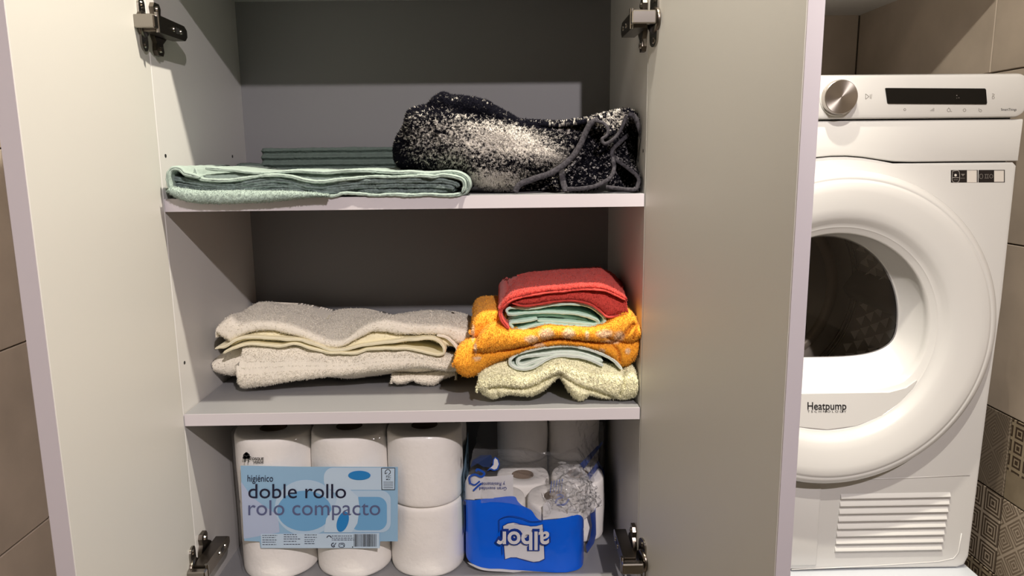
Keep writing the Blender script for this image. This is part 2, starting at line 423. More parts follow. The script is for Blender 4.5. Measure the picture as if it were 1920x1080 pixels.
PM = [pattern_mat('tile_nested_squares', 'squares', hexc(84, 72, 60), hexc(178, 164, 146)),
      pattern_mat('tile_nested_diamonds', 'diamonds', hexc(120, 106, 90), hexc(176, 162, 144)),
      pattern_mat('tile_lattice', 'lattice', hexc(70, 56, 44), hexc(160, 146, 122)),
      pattern_mat('tile_faint_diagonal', 'faint', hexc(112, 100, 86), hexc(140, 128, 112))]
yl = [YB+.001-.0, .322, -.278, -.878, -1.478]; yl = yl[::-1]
zu = [H-.452+.2955*k for k in range(5)]
tiles(wall_r, 0, XR+.007, -1, yl, zu, TILE)
yp = [YB-.001]+[.172+.149*k for k in range(4, -7, -1)]; yp = sorted(set(yp)); yp = [y for y in yp if y < YB-.03]+[YB]
zp = [H-.452-.148*k for k in range(6, -1, -1)]
def pick(i, j):
    y = yp[i]+.05; row = len(zp)-2-j; fr = y < .172
    if row == 0: return PM[2] if fr else PM[3]
    if row == 1: return PM[1] if fr else PM[0]
    return PM[(i*3+row*2) % 4]
tiles(wall_r, 0, XR+.007, -1, yp, zp, pick)
tiles(wall_b, 1, YB+.007, -1, [.349, .415, XR-.001], zu[:4], TILE)
tiles(wall_l, 0, XL-.007, 1, [-1.1, -.5, .10, .355], [H-.275+.2955*k for k in range(-3, 4)], TILE)

# ------------------------------------------------------------------ cabinet
ZT = H-.0519; Z2 = H-.3623; ZF = H-.662; ZTOP = H+.2745; TH = .0181; WI = .332; DI = .3439
cab = thing('linen_cabinet', (0, .17, ZF-.018), 'pale grey laminate wall cabinet with both doors wide open', 'cabinet')
for s_ in (-1, 1):
    MB().box(s_*WI, s_*(WI+.018), 0, DI+.016, ZF-.018, ZTOP+.018, .0008).build('side_panel', LAM, cab)
MB().box(-WI, WI, DI, DI+.016, ZF-.018, ZTOP+.018).build('back_panel', LAMB, cab)
MB().box(-WI, WI, 0, DI, ZTOP, ZTOP+.018, .0008).build('top_panel', LAM, cab)
MB().box(-WI, WI, 0, DI, ZF-.018, ZF, .0008).build('bottom_panel', LAMS, cab)
for z in (ZT, Z2):
    sh = MB().box(-WI+.0008, WI-.0008, 0.0, DI-.001, z-TH, z, .0008).build('shelf', LAMS, cab)
    MB().box(-WI+.0010, WI-.0010, -.0009, 0.0002, z-TH+.0003, z-.0002).build('edge_strip', EDGE, sh)
# shelf-pin holes
for s_ in (-1, 1):
    for z in (H+.0065, H-.29):
        for y in (.018, .275):
            MB().cyl((s_*(WI-.0004), y, z), (s_*(WI+.002), y, z), .0026, 12).build('pin_hole', BLACK, cab)
def door(side, phi, name='door'):
    # local frame: hinge line, direction outwards to the free edge, outward face normal
    hx = side*WI; d = np.array([side*math.sin(phi), -math.cos(phi)]); n = np.array([side*math.cos(phi), math.sin(phi)])
    L0, L1, t = .002, .348, .018
    mb = MB(); v = []
    z0, z1 = ZF-.022, ZTOP+.020; b = .0008
    def P(a, c, z): return (hx+d[0]*a+n[0]*c, d[1]*a+n[1]*c, z)
    mbx = MB().box(L0, L1-.001, 0, t, z0, z1, b)
    mbx.v = [P(*q) for q in mbx.v]; o = mbx.build(name, LAMD, cab)
    e = MB().box(L1-.001, L1, .0004, t-.0004, z0+.0004, z1-.0004); e.v = [P(*q) for q in e.v]; e.build('edge_strip', EDGE, o)
    return P
PL = door(-1, math.radians(-6.0)); PR = door(1, math.radians(12.4))
def hinge(side, z):
    P = PL if side < 0 else PR   # the arm runs into the cabinet on the side panel and parents the other pieces
    X = lambda a: side*(WI-a)
    body = MB().prism([(a, b+z) for a, b in [(-.034, -.011), (.052, -.010), (.060, -.004), (.060, .005), (.052, .010), (-.034, .011)]], 0, X(.009), X(.027))
    ho = body.build('hinge', CHROMED, cab, 'auto')
    ho.data.name = 'hinge_arm'
    sh = rrect(-.033, -.0335, -.010, .0335, .0105, 6)
    pr = MB().prism([(a, b) for a, b in sh], 1, 0, -.0026)
    pr.v = [tuple(np.array(P(-q[0], q[1], 0))+np.array([0, 0, z+q[2]])) for q in pr.v]
    pr.build('cup_flange', CHROME, ho, 'auto')
    cup = MB().lathe([(.004, -.0055), (.0155, -.0055), (.0165, -.003), (.0165, -.0005)], (.024, 0, 0), 1, 28)
    cup.v = [tuple(np.array(P(q[0], q[1], 0))+np.array([0, 0, z+q[2]])) for q in cup.v]
    cup.build('cup', CHROMED, ho, True)
    for k in (-1, 1):
        s0 = MB().cyl((.022, -.0026, k*.0255), (.022, -.0042, k*.0255), .0042, 14, .0032)
        s0.v = [tuple(np.array(P(*q[:2], 0))+np.array([0, 0, z+q[2]])) for q in s0.v]; s0.build('screw', CHROME, ho, 'auto')
    # crank link bridging door and arm (bright, faces the viewer)
    lk = MB().box(X(-.0005), X(.0305), -.048, -.036, z-.0082, z+.0082, .0015); lk.build('crank_link', CHROME, ho, 'auto')
    MB().cyl((X(.0285), -.034, z-.0125), (X(.0285), -.034, z+.0125), .003, 12).build('pivot_pin', CHROME, ho, 'auto')
    # wing-shaped mounting plate
    w_ = [(.012, -.034), (.026, -.034), (.030, -.028), (.028, -.018), (.040, -.010), (.046, 0), (.040, .010), (.028, .018), (.030, .028), (.026, .034), (.012, .034), (.008, .028), (.010, .018), (.004, .010), (.002, 0), (.004, -.010), (.010, -.018), (.008, -.028)]
    pl = MB().prism([(a, b+z) for a, b in w_], 0, X(.0003), X(.0062)); pl.build('mounting_plate', CHROMED, ho, 'auto')
    for k in (-1, 1):
        MB().cyl((X(.006), .019, z+k*.026), (X(.0085), .019, z+k*.026), .0045, 14, .0035).build('screw', CHROME, ho, 'auto')
    for y in (.018, .040):
        MB().cyl((X(.0265), y, z), (X(.0285), y, z), .0038, 14, .003).build('screw', CHROME, ho, 'auto')
    MB().box(X(.0265), X(.0275), .025, .034, z-.004, z+.004).build('slot', BLACK, ho)
for s_ in (-1, 1):
    for z in (H+.1735, H-.592): hinge(s_, z)

# ------------------------------------------------------------------ dryer
DY = .16; DX0, DX1, DZ0, DZ1 = .362, .962, H-.725, H+.121; DCX, DCZ, DR = .675, H-.287, .262
dry = thing('tumble_dryer', (.662, .44, DZ0), 'white front-loading dryer with round door stacked on another machine', 'dryer')
bd = MB().box(DX0, DX1, DY+.018, DY+.60, DZ0, DZ1-.004, .006)
bd.f = [f for f in bd.f if not all(abs(bd.v[i][1]-(DY+.018)) < 1e-6 for i in f)]      # open towards the front panel
bd.build('body', WHITE, dry, 'auto')
# control panel
zc0, zc1 = H+.0535, DZ1
def front_plate(name, outline, y0, y1, m, parent, bev=.004):
    """plate with a softly rounded rim, outline in X,Z"""
    P = np.array(outline); c = P.mean(0); n = len(P)
    d = np.roll(P, -1, 0)-np.roll(P, 1, 0); d /= np.linalg.norm(d, axis=1, keepdims=True); nn = np.stack([d[:, 1], -d[:, 0]], 1)
    area = .5*np.sum(P[:, 0]*np.roll(P[:, 1], -1)-np.roll(P[:, 0], -1)*P[:, 1]); nn *= -1 if area > 0 else 1
    v = []; K = [(0, y1), (0, y0+bev), (bev*.3, y0+bev*.3), (bev, y0)]
    for off, y in K: v += [(p[0]+q[0]*off, y, p[1]+q[1]*off) for p, q in zip(P, nn)]
    f = [(k*n+i, k*n+(i+1) % n, (k+1)*n+(i+1) % n, (k+1)*n+i) for k in range(len(K)-1) for i in range(n)]
    f += [tuple(range((len(K)-1)*n, len(K)*n)), tuple(range(n-1, -1, -1))]
    return MB().add(v, f).build(name, m, parent, 'auto')
front_plate('control_panel', rrect(DX0, zc0, DX1-.001, zc1, .018, 8), DY-.012, DY+.02, RING, dry, .006)
top = [(DX1-.006, H-.0160), (.86, H-.0155), (.79, H-.0155), (.762, H-.0145), (.735, H-.0105), (.71, H-.0065), (.685, H-.0045), (.66, H-.0045), (.635, H-.0065), (.61, H-.0105), (.585, H-.0145), (.55, H-.0155), (DX0+.004, H-.016)]
front_plate('upper_fascia', [(DX1, H+.0515), (DX0, H+.0515), (DX0, H-.0146)]+[(x, z+.0012) for x, z in top[::-1][1:-1]]+[(DX1, H-.0146)], DY-.004, DY+.02, WHITE, dry, .003)
# main front panel with the seam that swells up over the door
out = [(DX0, DZ0+.004), (DX0+.004, DZ0), (DX1-.03, DZ0)]+[(DX1-.03+.018*math.sin(t), DZ0+.018-.018*math.cos(t)) for t in (.5, 1, 1.5)]+[(DX1-.008, DZ0+.2), (DX1, H-.25), (DX1, H-.022)]+top+[(DX0, H-.022)]
tb = [p for p in top]
zs = 0
mf = [(DX0, DZ0+.004), (DX1-.028, DZ0), (DX1-.016, DZ0+.005), (DX1-.010, DZ0+.02), (DX1-.005, DZ0+.3), (DX1, H-.25), (DX1, H-.022)]+[(x, z-.0) for x, z in top]+[(DX0, H-.022)]
# the panel top must clear the fascia: shift it under the seam
mf = [(x, min(z, H-.016) if not (.59 < x < .76) else z) for x, z in mf]
def holed_plate(name, outline, hole_r, y0, y1, m, parent):
    P = np.array(outline)-np.array([DCX, DCZ]); ang = list(np.linspace(-PI, PI, 144, endpoint=False))+[math.atan2(p[1], p[0]) for p in P]
    ang = sorted(set(round(a, 6) for a in ang)); R = []
    for a in ang:
        c, s_ = math.cos(a), math.sin(a); best = 9
        for i in range(len(P)):
            p, q = P[i], P[(i+1) % len(P)]; e = q-p; den = c*e[1]-s_*e[0]
            if abs(den) < 1e-12: continue
            t = (p[0]*e[1]-p[1]*e[0])/den; w_ = (p[0]*s_-p[1]*c)/den
            if t > 0 and -1e-6 <= w_ <= 1+1e-6: best = min(best, t)
        R.append(best)
    R = np.array(R); A = np.array(ang); n = len(A)
    loops = [(np.full(n, hole_r), y1), (np.full(n, hole_r), y0), (np.minimum(R-.006, R), y0), (R-.0025, y0), (R-.0007, y0+.0007), (R, y0+.0025), (R, y1)]
    v = []
    for r_, y in loops: v += [(DCX+r_[i]*math.cos(A[i]), y, DCZ+r_[i]*math.sin(A[i])) for i in range(n)]
    f = [(k*n+i, k*n+(i+1) % n, (k+1)*n+(i+1) % n, (k+1)*n+i) for k in range(len(loops)-1) for i in range(n)]
    return MB().add(v, f).build(name, m, parent, 'auto')
holed_plate('front_panel', mf, .215, DY, DY+.02, WHITE, dry)
# door: torus-like ring, concave bowl, D-shaped window
nθ = 160
TH_ = np.linspace(0, 2*PI, nθ, endpoint=False)
def ringpts(r, y): return np.stack([DCX+r*np.cos(TH_), np.full(nθ, y), DCZ+r*np.sin(TH_)], 1)
def window_outline(scale=1.):
    # flat-bottomed rounded window
    pts = []
    for t in TH_:
        c, s = math.cos(t), math.sin(t)
        if s >= 0: a, b, e = .138, .150, 2.0
        else: a, b, e = .138, .062, 3.2
        r = (abs(c/a)**e+abs(s/b)**e)**(-1/e); pts.append((r*c, r*s+.0))
    return np.array(pts)*scale
WO = window_outline(); WO[:, 1] += .002
def outline2():
    pts = []
    for t in TH_:
        c, s = math.cos(t), math.sin(t); r = .163
        if s < 0:
            zlim = .108; 
            e = 6; r = ((1/.163)**e+abs(s/zlim)**e)**(-1/e)
        pts.append((r*c, r*s))
    return np.array(pts)
O2 = outline2()
def xz(P2, y): return np.stack([DCX+P2[:, 0], np.full(nθ, y), DCZ+P2[:, 1]], 1)
ring = [ringpts(DR-.006, DY+.001), ringpts(DR-.002, DY-.010), ringpts(DR, DY-.024), ringpts(DR-.001, DY-.030), ringpts(DR-.004, DY-.0345), ringpts(DR-.010, DY-.0372), ringpts(DR-.0135, DY-.0378), ringpts(DR-.0145, DY-.0372), ringpts(DR-.0155, DY-.0380), ringpts(DR-.020, DY-.0398)]
ring += [ringpts(DR-.020-(DR-.02-.190)*q, DY-.0398+.0075*q**1.6) for q in (.25, .5, .75, 1)]
ring += [ringpts(.184, DY-.029), ringpts(.179, DY-.024), ringpts(.1735, DY-.0205), ringpts(.1715, DY-.0200)]
G = np.stack(ring, 1); Gc = close_ring(G)
dr = np_mesh('door', Gc.reshape(-1, 3), grid_quads(*Gc.shape[:2]), RING, dry)
bowl = [ringpts(.1716, DY-.0200), ringpts(.1695, DY-.0180)]
bowl += [xz(O2, DY-.0155), xz(O2*.985, DY-.0135)]
for q in np.linspace(.12, 1, 12): bowl.append(xz(O2*(1-q)+WO*q, DY-.0135+.052*q**.8))
bowl.append(xz(WO*.985, DY+.0405)); G = np.stack(bowl, 1); Gc = close_ring(G)
np_mesh('door_bowl', Gc.reshape(-1, 3), grid_quads(*Gc.shape[:2]), RING, dr)
# glass
GL = bpy.data.materials.new('smoked_glass'); GL.use_nodes = True; nt = GL.node_tree; nt.nodes.remove(nt.nodes['Principled BSDF'])
tr = nt.nodes.new('ShaderNodeBsdfTransparent'); tr.inputs[0].default_value = (.93, .92, .9, 1)
gl = nt.nodes.new('ShaderNodeBsdfGlossy'); gl.inputs['Roughness'].default_value = .03; fr = nt.nodes.new('ShaderNodeFresnel'); fr.inputs[0].default_value = 1.45
mx = nt.nodes.new('ShaderNodeMixShader'); nt.links.new(fr.outputs[0], mx.inputs[0]); nt.links.new(tr.outputs[0], mx.inputs[1]); nt.links.new(gl.outputs[0], mx.inputs[2])
nt.links.new(mx.outputs[0], nt.nodes['Material Output'].inputs['Surface'])
gp = MB().prism([(DCX+p[0]*.992, DCZ+p[1]*.992) for p in WO], 1, DY+.0385, DY+.0425); gp.build('window_glass', GL, dr)
# drum seen through the glass
DRUM = mat('drum_steel', hexc(170, 166, 160), .35, metal=.4)
DRUML = mat('drum_steel_lit', hexc(250, 246, 240), .45, metal=.1)  # drum steel lightened in colour so the embossed facets look lit
DRUMD = mat('drum_dark', hexc(70, 67, 63), .5)
RIMM = mat('drum_rim_grey', hexc(190, 182, 170), .35, metal=.2)
bk = MB().lathe([(.215, .045), (.235, .06), (.235, .40), (.0, .40)], (DCX, DY, DCZ), 1, 72); bk.build('drum', DRUM, dry, True)
MB().lathe([(.160, .044), (.168, .060), (.176, .058), (.186, .066), (.190, .060), (.215, .064)], (DCX, DY, DCZ), 1, 72).build('drum_mouth', DRUMD, dry, True)
for r_, y_ in ((.232, .372), (.232, .382), (.232, .396)):
    MB().lathe([(r_, y_-.0018), (r_-.003, y_), (r_, y_+.0018)], (DCX, DY, DCZ), 1, 72).build('drum_rib', CHROME, dry, True)
for r_, y_ in ((.185, .398), (.11, .398)):
    MB().lathe([(r_+.012, y_), (r_+.006, y_-.01), (r_-.006, y_-.01), (r_-.012, y_)], (DCX, DY, DCZ), 1, 72).build('rear_ring', RIMM, dry, True)
py = MB()
for k in range(46):
    for j in range(9):
        a = 2*PI*k/46+(PI/46 if j % 2 else 0); y = .10+j*.030; r_ = .234
        def q(aa, yy, rr): return (DCX+rr*math.cos(aa), DY+yy, DCZ+rr*math.sin(aa))
        py.add([q(a-.05, y-.011, r_), q(a+.05, y-.011, r_), q(a, y+.013, r_), q(a, y-.004, r_-.013)], [(0, 1, 3), (1, 2, 3), (2, 0, 3)])
o = py.build('drum_embossing', DRUML, dry); o['kind'] = 'stuff'
for k in range(3):  # dark paddles added, the first placed to imitate a reflection in the glass
    a = .02+2*PI*k/3; ca, sa = math.cos(a), math.sin(a)
    sec = [(.234, -.035), (.205, -.022), (.190, 0), (.205, .022), (.234, .035)]; v = []
    for y in (.09, .12, .36, .39):
        sc = .35 if y in (.09, .39) else 1
        for r_, t_ in sec: rr = .234-(.234-r_)*sc; v.append((DCX+rr*ca-t_*sa, DY+y, DCZ+rr*sa+t_*ca))
    MB().add(v, [(i*5+j, i*5+j+1, i*5+j+6, i*5+j+5) for i in range(3) for j in range(4)]).build('reflection_paddle', DRUMD, dry, True)
# knob
kx, _, kz = at(1570.5, 183, DY-.012)
MB().lathe([(.0, -.0135), (.0275, -.0135), (.0282, -.0128), (.0282, -.0115)], (kx, DY-.0005, kz), 1, 56).build('dial_collar', RING, dry, 'auto')
KN = bpy.data.materials.new('spun_aluminium'); KN.use_nodes = True; nt = KN.node_tree; b = nt.nodes['Principled BSDF']
b.inputs['Base Color'].default_value = hexc(190, 184, 178); b.inputs['Metallic'].default_value = 1; b.inputs['Roughness'].default_value = .3
b.inputs['Anisotropic'].default_value = .85
tg = nt.nodes.new('ShaderNodeTangent'); tg.direction_type = 'RADIAL'; tg.axis = 'Y'; nt.links.new(tg.outputs[0], b.inputs['Tangent'])
dial = MB().lathe([(.0268, -.0), (.0262, -.012), (.0258, -.0138), (.0250, -.0145), (.012, -.0147), (.0002, -.0147)], (0, 0, 0), 1, 64).build('dial', KN, dry, 'auto')
dial.location = tuple(np.array((kx, DY-.011, kz))-np.array(dry.location)*0)
# flat print on the panel
def on_panel(u, v, Y=DY-.0124): return at(u, v, Y)
DARKP = mat('dark_display', hexc(14, 13, 11), .25, coat=.0, spec=.3)
GREYP = mat('grey_print', hexc(120, 114, 108), .6); INK = mat('black_ink', hexc(22, 20, 22), .6); WINK = mat('white_ink', hexc(225, 222, 216), .6)
disp = [(1659.5, 165.5), (1661, 165), (1846, 166), (1848, 168), (1850, 193), (1849, 195.5), (1666, 194.5), (1663.5, 193)]
Pd = np.array(disp); Wd = on_panel(Pd[:, 0], Pd[:, 1])
MB().prism([(p[0], p[2]) for p in Wd], 1, DY-.0135, DY-.0118).build('display', DARKP, dry)
icons = []
icons += stroke([(1623, 176), (1623, 186)], .9, 3)+stroke([(1623, 176), (1629.5, 181)], .9, 3)+stroke([(1623, 186), (1629.5, 181)], .9, 3)+stroke([(1631.5, 177), (1631.5, 185)], .9, 3)+stroke([(1634.5, 176.5), (1633.5, 185.5)], .9, 3)
def ringi(cx, cy, r): return stroke(ell(cx, cy, r, r, 13, t1=2*PI-.01), .8, 14)
icons += ringi(1696.5, 205.5, 2)+ringi(1779, 206.5, 3)+ringi(1808.5, 206.5, 2.6)+stroke([(1779, 201.5), (1779, 203)], .8, 3)+stroke([(1782, 209), (1785, 209)], .8, 3)
for k in range(4): icons += stroke([(1745+k*2, 208.5), (1745+k*2, 206.5-k*1.4)], .8, 3)
icons += stroke([(1835.5, 203), (1836, 209), (1841, 209), (1840, 206), (1837, 205)], .8, 8)+stroke([(1860, 176), (1864, 176.5), (1864, 179), (1860.5, 179)], .8, 8)+stroke([(1860.5, 181), (1864, 181), (1864, 185), (1860.5, 185), (1860.5, 181)], .8, 8)
o = poly_on('panel_icons', icons, lambda u, v: on_panel(u, v, DY-.01225), GREYP, dry); o['kind'] = 'stuff'
text_on('panel_writing', 'SmartThings', 1877, 1906, 207.5, 203, lambda u, v: on_panel(u, v, DY-.01225), INK, dry)
poly_on('display_icons', [ell(1794, 179, 1, 1, 8), ell(1798, 183.5, .8, .8, 8), ell(1794, 184, .6, .6, 8)], lambda u, v: on_panel(u, v, DY-.0137), GREYP, dry)
# writing in the lower door bowl
tf = lambda u, v: at(u, v, DY-.0205)
lip = MB().prism([(DCX+x, DCZ+z) for x, z in [(-.155, -.066), (-.10, -.106), (.10, -.106), (.128, -.0985), (.145, -.085), (.140, -.098), (.118, -.124), (.09, -.146), (.05, -.163), (0, -.169), (-.05, -.163), (-.09, -.146), (-.125, -.117)]], 1, DY-.020, DY-.010)
lip.build('writing_plate', RING, dr)
text_on('door_writing', 'Heatpump', 1514, 1587, 768, 754, tf, INK, dr, offset=.012)
text_on('door_writing', 'T E C H N O L O G Y', 1514, 1587, 773.5, 769.5, tf, INK, dr)
# sticker strips (their code squares are left blank)
sf = lambda Y: (lambda u, v: at(u, v, Y))
STK = mat('sticker_black', hexc(24, 18, 18), .4); STW = mat('sticker_white', hexc(214, 208, 200), .5)
a = poly_on('sticker', [[(1783, 319), (1833.3, 318.7), (1833.3, 342), (1783, 342.3)]], sf(DY-.0004), STK, dry)
b = poly_on('sticker', [[(1835, 318.7), (1884, 318.5), (1884, 342), (1834.6, 342)]], sf(DY-.0004), STK, dry)
poly_on('sticker_print', [[(1813, 319.5), (1831.5, 319.5), (1831.5, 342), (1813, 342)], ell(1791.7, 328.5, 2.4, 2.4, 12)]+stroke([(1786, 321), (1798, 321), (1798, 340), (1786, 340), (1786, 321)], .5, 20)+stroke([(1786, 333), (1798, 333)], .5, 3), sf(DY-.0007), STW, a)
poly_on('sticker_print', [[(1801.5, 326), (1809.5, 326), (1805.5, 330.5)]]+stroke([(1801, 334), (1809, 334)], .8, 3)+stroke([(1788, 337), (1796, 337)], .8, 3), sf(DY-.0007), GREYP, a)
poly_on('sticker_print', [[(1864, 319.8), (1882.3, 319.8), (1882.3, 341), (1864, 341)]], sf(DY-.0007), STW, b)
poly_on('sticker_print', stroke([(1837, 327), (1842, 327), (1842, 334), (1837, 334), (1837, 327)], .9, 14)+stroke([(1846, 327), (1854, 327)], .9, 3)+stroke([(1848, 327), (1848, 334)], .9, 3)+stroke([(1852, 327), (1852, 334)], .9, 3)+stroke([(1846, 334), (1854, 334)], .9, 3)+stroke(ell(1858.5, 330.5, 3, 3.6, 12, t1=2*PI-.01), .9, 14), sf(DY-.0007), GREYP, b)
# vent louvres
vz = [(930.5+14.3*k) for k in range(8)]
for k in range(8):
    t_ = k/7; xl = 1577-11*t_-1; xr = 1781-16*t_
    yl_ = 927+100*t_; yr_ = 921+97.5*t_+1.5
    A = at(xl, yl_, DY); B_ = at(xr, yr_, DY); h_ = .0098
    zz = (A[2]+B_[2])/2
    MB().prism([(DY+.001, zz+.001), (DY-.0008, zz), (DY-.0042, zz-.0062), (DY-.0036, zz-.0082), (DY+.001, zz-h_)], 0, A[0], B_[0]).build('vent_slat', WHITE, dry, 'auto')
zz = at(1500, 903, DY)[2]; x_ = at(1535, 980, DY)[0]; zb = at(1520, 1060, DY)[2]
front_plate('filter_flap', rrect(DX0+.012, zb, x_, zz, .004, 3), DY-.0022, DY+.004, WHITE, dry, .0015)
SEAM = mat('seam_shadow_gap', hexc(150, 145, 140), .6)
# embossed frame line round the vent
fr_ = MB().tube([tuple(at(u, v, DY)+np.array([0, .0002, 0])) for u, v in [(1570, 901), (1700, 896), (1818, 891)]], .0011, 6)
fr_.build('panel_bead', WHITE, dry, True)
fr_ = MB().tube([tuple(at(u, v, DY)+np.array([0, .0002, 0])) for u, v in [(1484, 1068), (1620, 1062), (1760, 1053), (1788, 1047), (1797, 1036), (1803, 1000)]], .0011, 6)
fr_.build('panel_bead', WHITE, dry, True)

# machine underneath: only its lid shows
wash = thing('washing_machine', (.662, .42, 0), 'white machine under the dryer with only its pale lid in view', 'washing machine')
MB().box(DX0, DX1-.004, .125, DY+.58, .02, DZ0-.030, .006).build('body', WHITE, wash, 'auto')
MB().box(DX0-.002, DX1-.002, .115, DY+.59, DZ0-.0305, DZ0-.003, .004).build('lid', mat('lid_white', hexc(205, 210, 216), .25), wash, 'auto')
MB().lathe([(.20, 0), (.21, -.012), (.19, -.025), (.15, -.02)], (.66, .125, .42), 1, 64).build('door', RING, wash, True)
for sx in (.42, .90):
    for sy in (.2, .68): MB().cyl((sx, sy, 0.0), (sx, sy, .022), .02, 16).build('foot', BLACK, wash)
# ------------------------------------------------------------------ towels and packs
CREAM = mat('cream_terry', hexc(250, 243, 226), .95, sheen=.15, noise=.03, nscale=30, bump=.15, bscale=500)
CREAMH = mat('cream_hem', hexc(250, 242, 208), .9, sheen=.1, bump=.15, bscale=700)
YELLOWP = mat('pale_yellow_terry', hexc(255, 251, 214), .95, sheen=.15, bump=.15, bscale=500)
CORAL = mat('coral_terry', hexc(206, 70, 60), .95, sheen=.1, noise=.10, nscale=120, bump=.3, bscale=450)
MINT = mat('mint_terry', hexc(206, 238, 222), .95, sheen=.1, bump=.2, bscale=600)
MINTP = mat('pale_mint_terry', hexc(232, 242, 230), .95, sheen=.1, bump=.2, bscale=600)
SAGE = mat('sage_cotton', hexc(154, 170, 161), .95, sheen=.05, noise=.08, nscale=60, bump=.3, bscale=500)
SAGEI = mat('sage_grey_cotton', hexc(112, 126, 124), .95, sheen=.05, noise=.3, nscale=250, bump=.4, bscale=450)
SAGED = mat('dark_green_cotton', hexc(92, 106, 100), .95, sheen=.03, noise=.1, nscale=80, bump=.3, bscale=450)
ORANGE = mat('orange_terry', hexc(245, 160, 40), .95, sheen=.08, noise=.05, nscale=90, bump=.25, bscale=450, attr='Col')
MATM = mat('speckled_terry', (1, 1, 1, 1), 1., spec=.05, attr='Col')
HEMG = mat('grey_binding', hexc(64, 62, 66), .95, spec=.1, noise=.45, nscale=300, bump=.4, bscale=700)

# --- cream towels, left of the middle shelf
z5 = zoom(380, 540, 3.5556)
c = Cloth()
B1 = [(90, 300), (130, 335), (180, 362), (240, 332), (330, 297), (450, 287), (560, 312), (700, 347), (780, 382), (860, 400), (930, 394), (1000, 357), (1080, 317), (1150, 292), (1300, 312), (1400, 317), (1560, 317), (1640, 332), (1700, 380), (1780, 385)]
T1a = [(92, 262), (130, 225), (180, 200), (240, 240), (340, 225), (450, 225), (600, 255), (750, 315), (860, 352), (950, 340), (1050, 270), (1150, 226), (1250, 220), (1350, 240), (1500, 250), (1650, 262), (1780, 300)]
T1b = [(150, 215), (190, 190), (240, 170), (300, 130), (370, 95), (440, 90), (560, 105), (700, 112), (760, 128), (830, 152), (950, 135), (1060, 137), (1170, 160), (1250, 185), (1400, 160), (1550, 150), (1700, 160), (1790, 195), (1830, 230)]
G = slab_grid(T1a, B1, T1b, .085, .30, r=.012, nu=230, zf=z5, nfront=16, ntop=80, sq=.7)
c.addgrid(G, True, fuzz=.0007, low=.0016, pile=26000, plen=.0017, prad=.0005, seed=3)
c.addgrid(ribbon_grid([(1560, 318), (1620, 330), (1670, 370), (1695, 405), (1690, 425)], .083, .26, .005, zf=z5), True, fuzz=.0003, seed=5)
o = c.build('bath_towel', CREAM); tag(o, 'off-white terry towel with wavy top, uppermost of the left pile', 'towel')
c = Cloth()
B2 = [(190, 395), (260, 362), (330, 352), (450, 357), (600, 365), (700, 380), (800, 412), (870, 425), (950, 422), (1050, 398), (1200, 385), (1400, 362), (1500, 350), (1600, 385), (1700, 405)]
G = slab_grid([(190, 372)]+[(p[0], p[1]+6) for p in B1[3:-1]], B2, [(200, 340), (600, 300), (1000, 320), (1700, 330)], .092, .27, r=.01, nu=160, zf=z5, ntop=16)
c.addgrid(G, True, fuzz=.0006, low=.0008, pile=6000, plen=.0012, prad=.0004, seed=8)
c.addgrid(ribbon_grid([(82, 405), (110, 398), (150, 392), (230, 345), (330, 333), (450, 338), (600, 347), (700, 362), (800, 402), (870, 418), (950, 414), (1050, 390), (1200, 368), (1400, 347), (1500, 337), (1565, 350), (1605, 395), (1608, 435), (1570, 447), (1510, 436), (1430, 418), (1350, 407), (1200, 405), (1100, 412), (1020, 437), (900, 434), (800, 427), (700, 397), (600, 375), (520, 390), (430, 386), (300, 378), (200, 405), (132, 438)], .078, .26, .0046, zf=z5, wob=.003, seed=4), True, fuzz=.00035, seed=6)
o = c.build('bath_towel', CREAMH); tag(o, 'thin pale yellow folded towel with looped hem between the two cream towels', 'towel')
c = Cloth()
G = slab_grid([(60, 495), (90, 465), (150, 440), (260, 402), (400, 395), (700, 420), (900, 440), (1100, 420), (1400, 420), (1600, 450), (1690, 480)], [(60, 530), (80, 580), (160, 608), (230, 606), (400, 600), (700, 600), (900, 622), (1060, 618), (1240, 600), (1400, 590), (1600, 575), (1690, 540)], [(90, 400), (600, 380), (1000, 400), (1690, 400)], .112, .29, r=.03, nu=200, zf=z5, ntop=14, sq=.9)
c.addgrid(G, True, fuzz=.0007, low=.002, pile=9000, plen=.0015, prad=.0005, seed=12)
T3 = [(262, 385), (400, 388), (600, 402), (900, 437), (1020, 437), (1100, 418), (1300, 409), (1430, 424), (1560, 450), (1690, 470)]
B3 = [(228, 650), (262, 680), (380, 665), (560, 635), (800, 603), (1050, 580), (1300, 552), (1450, 540), (1600, 553), (1690, 556)]
G = slab_grid(T3, B3, [(262, 380), (600, 380), (1000, 400), (1690, 400)], .085, .20, r=.014, nu=220, zf=z5, ntop=14, nfront=44, sq=.45, BY=Z2+.03)
c.addgrid(G, True, fuzz=.0008, low=.0014, pile=22000, plen=.0019, prad=.0005, seed=15)
G = slab_grid([(1260, 590), (1330, 590), (1400, 585), (1450, 580), (1540, 570), (1600, 562), (1680, 560)], [(1265, 625), (1290, 648), (1340, 648), (1400, 628), (1440, 655), (1540, 670), (1600, 625), (1680, 590)], [(1260, 540), (1680, 540)], .105, .25, r=.025, nu=80, zf=z5, ntop=10, sq=.9)
c.addgrid(G, True, fuzz=.0008, low=.002, pile=5000, plen=.0016, prad=.0005, seed=18)
o = c.build('bath_towel', CREAM); tag(o, 'cream terry towel lying directly on the shelf, bottom of the left pile', 'towel')

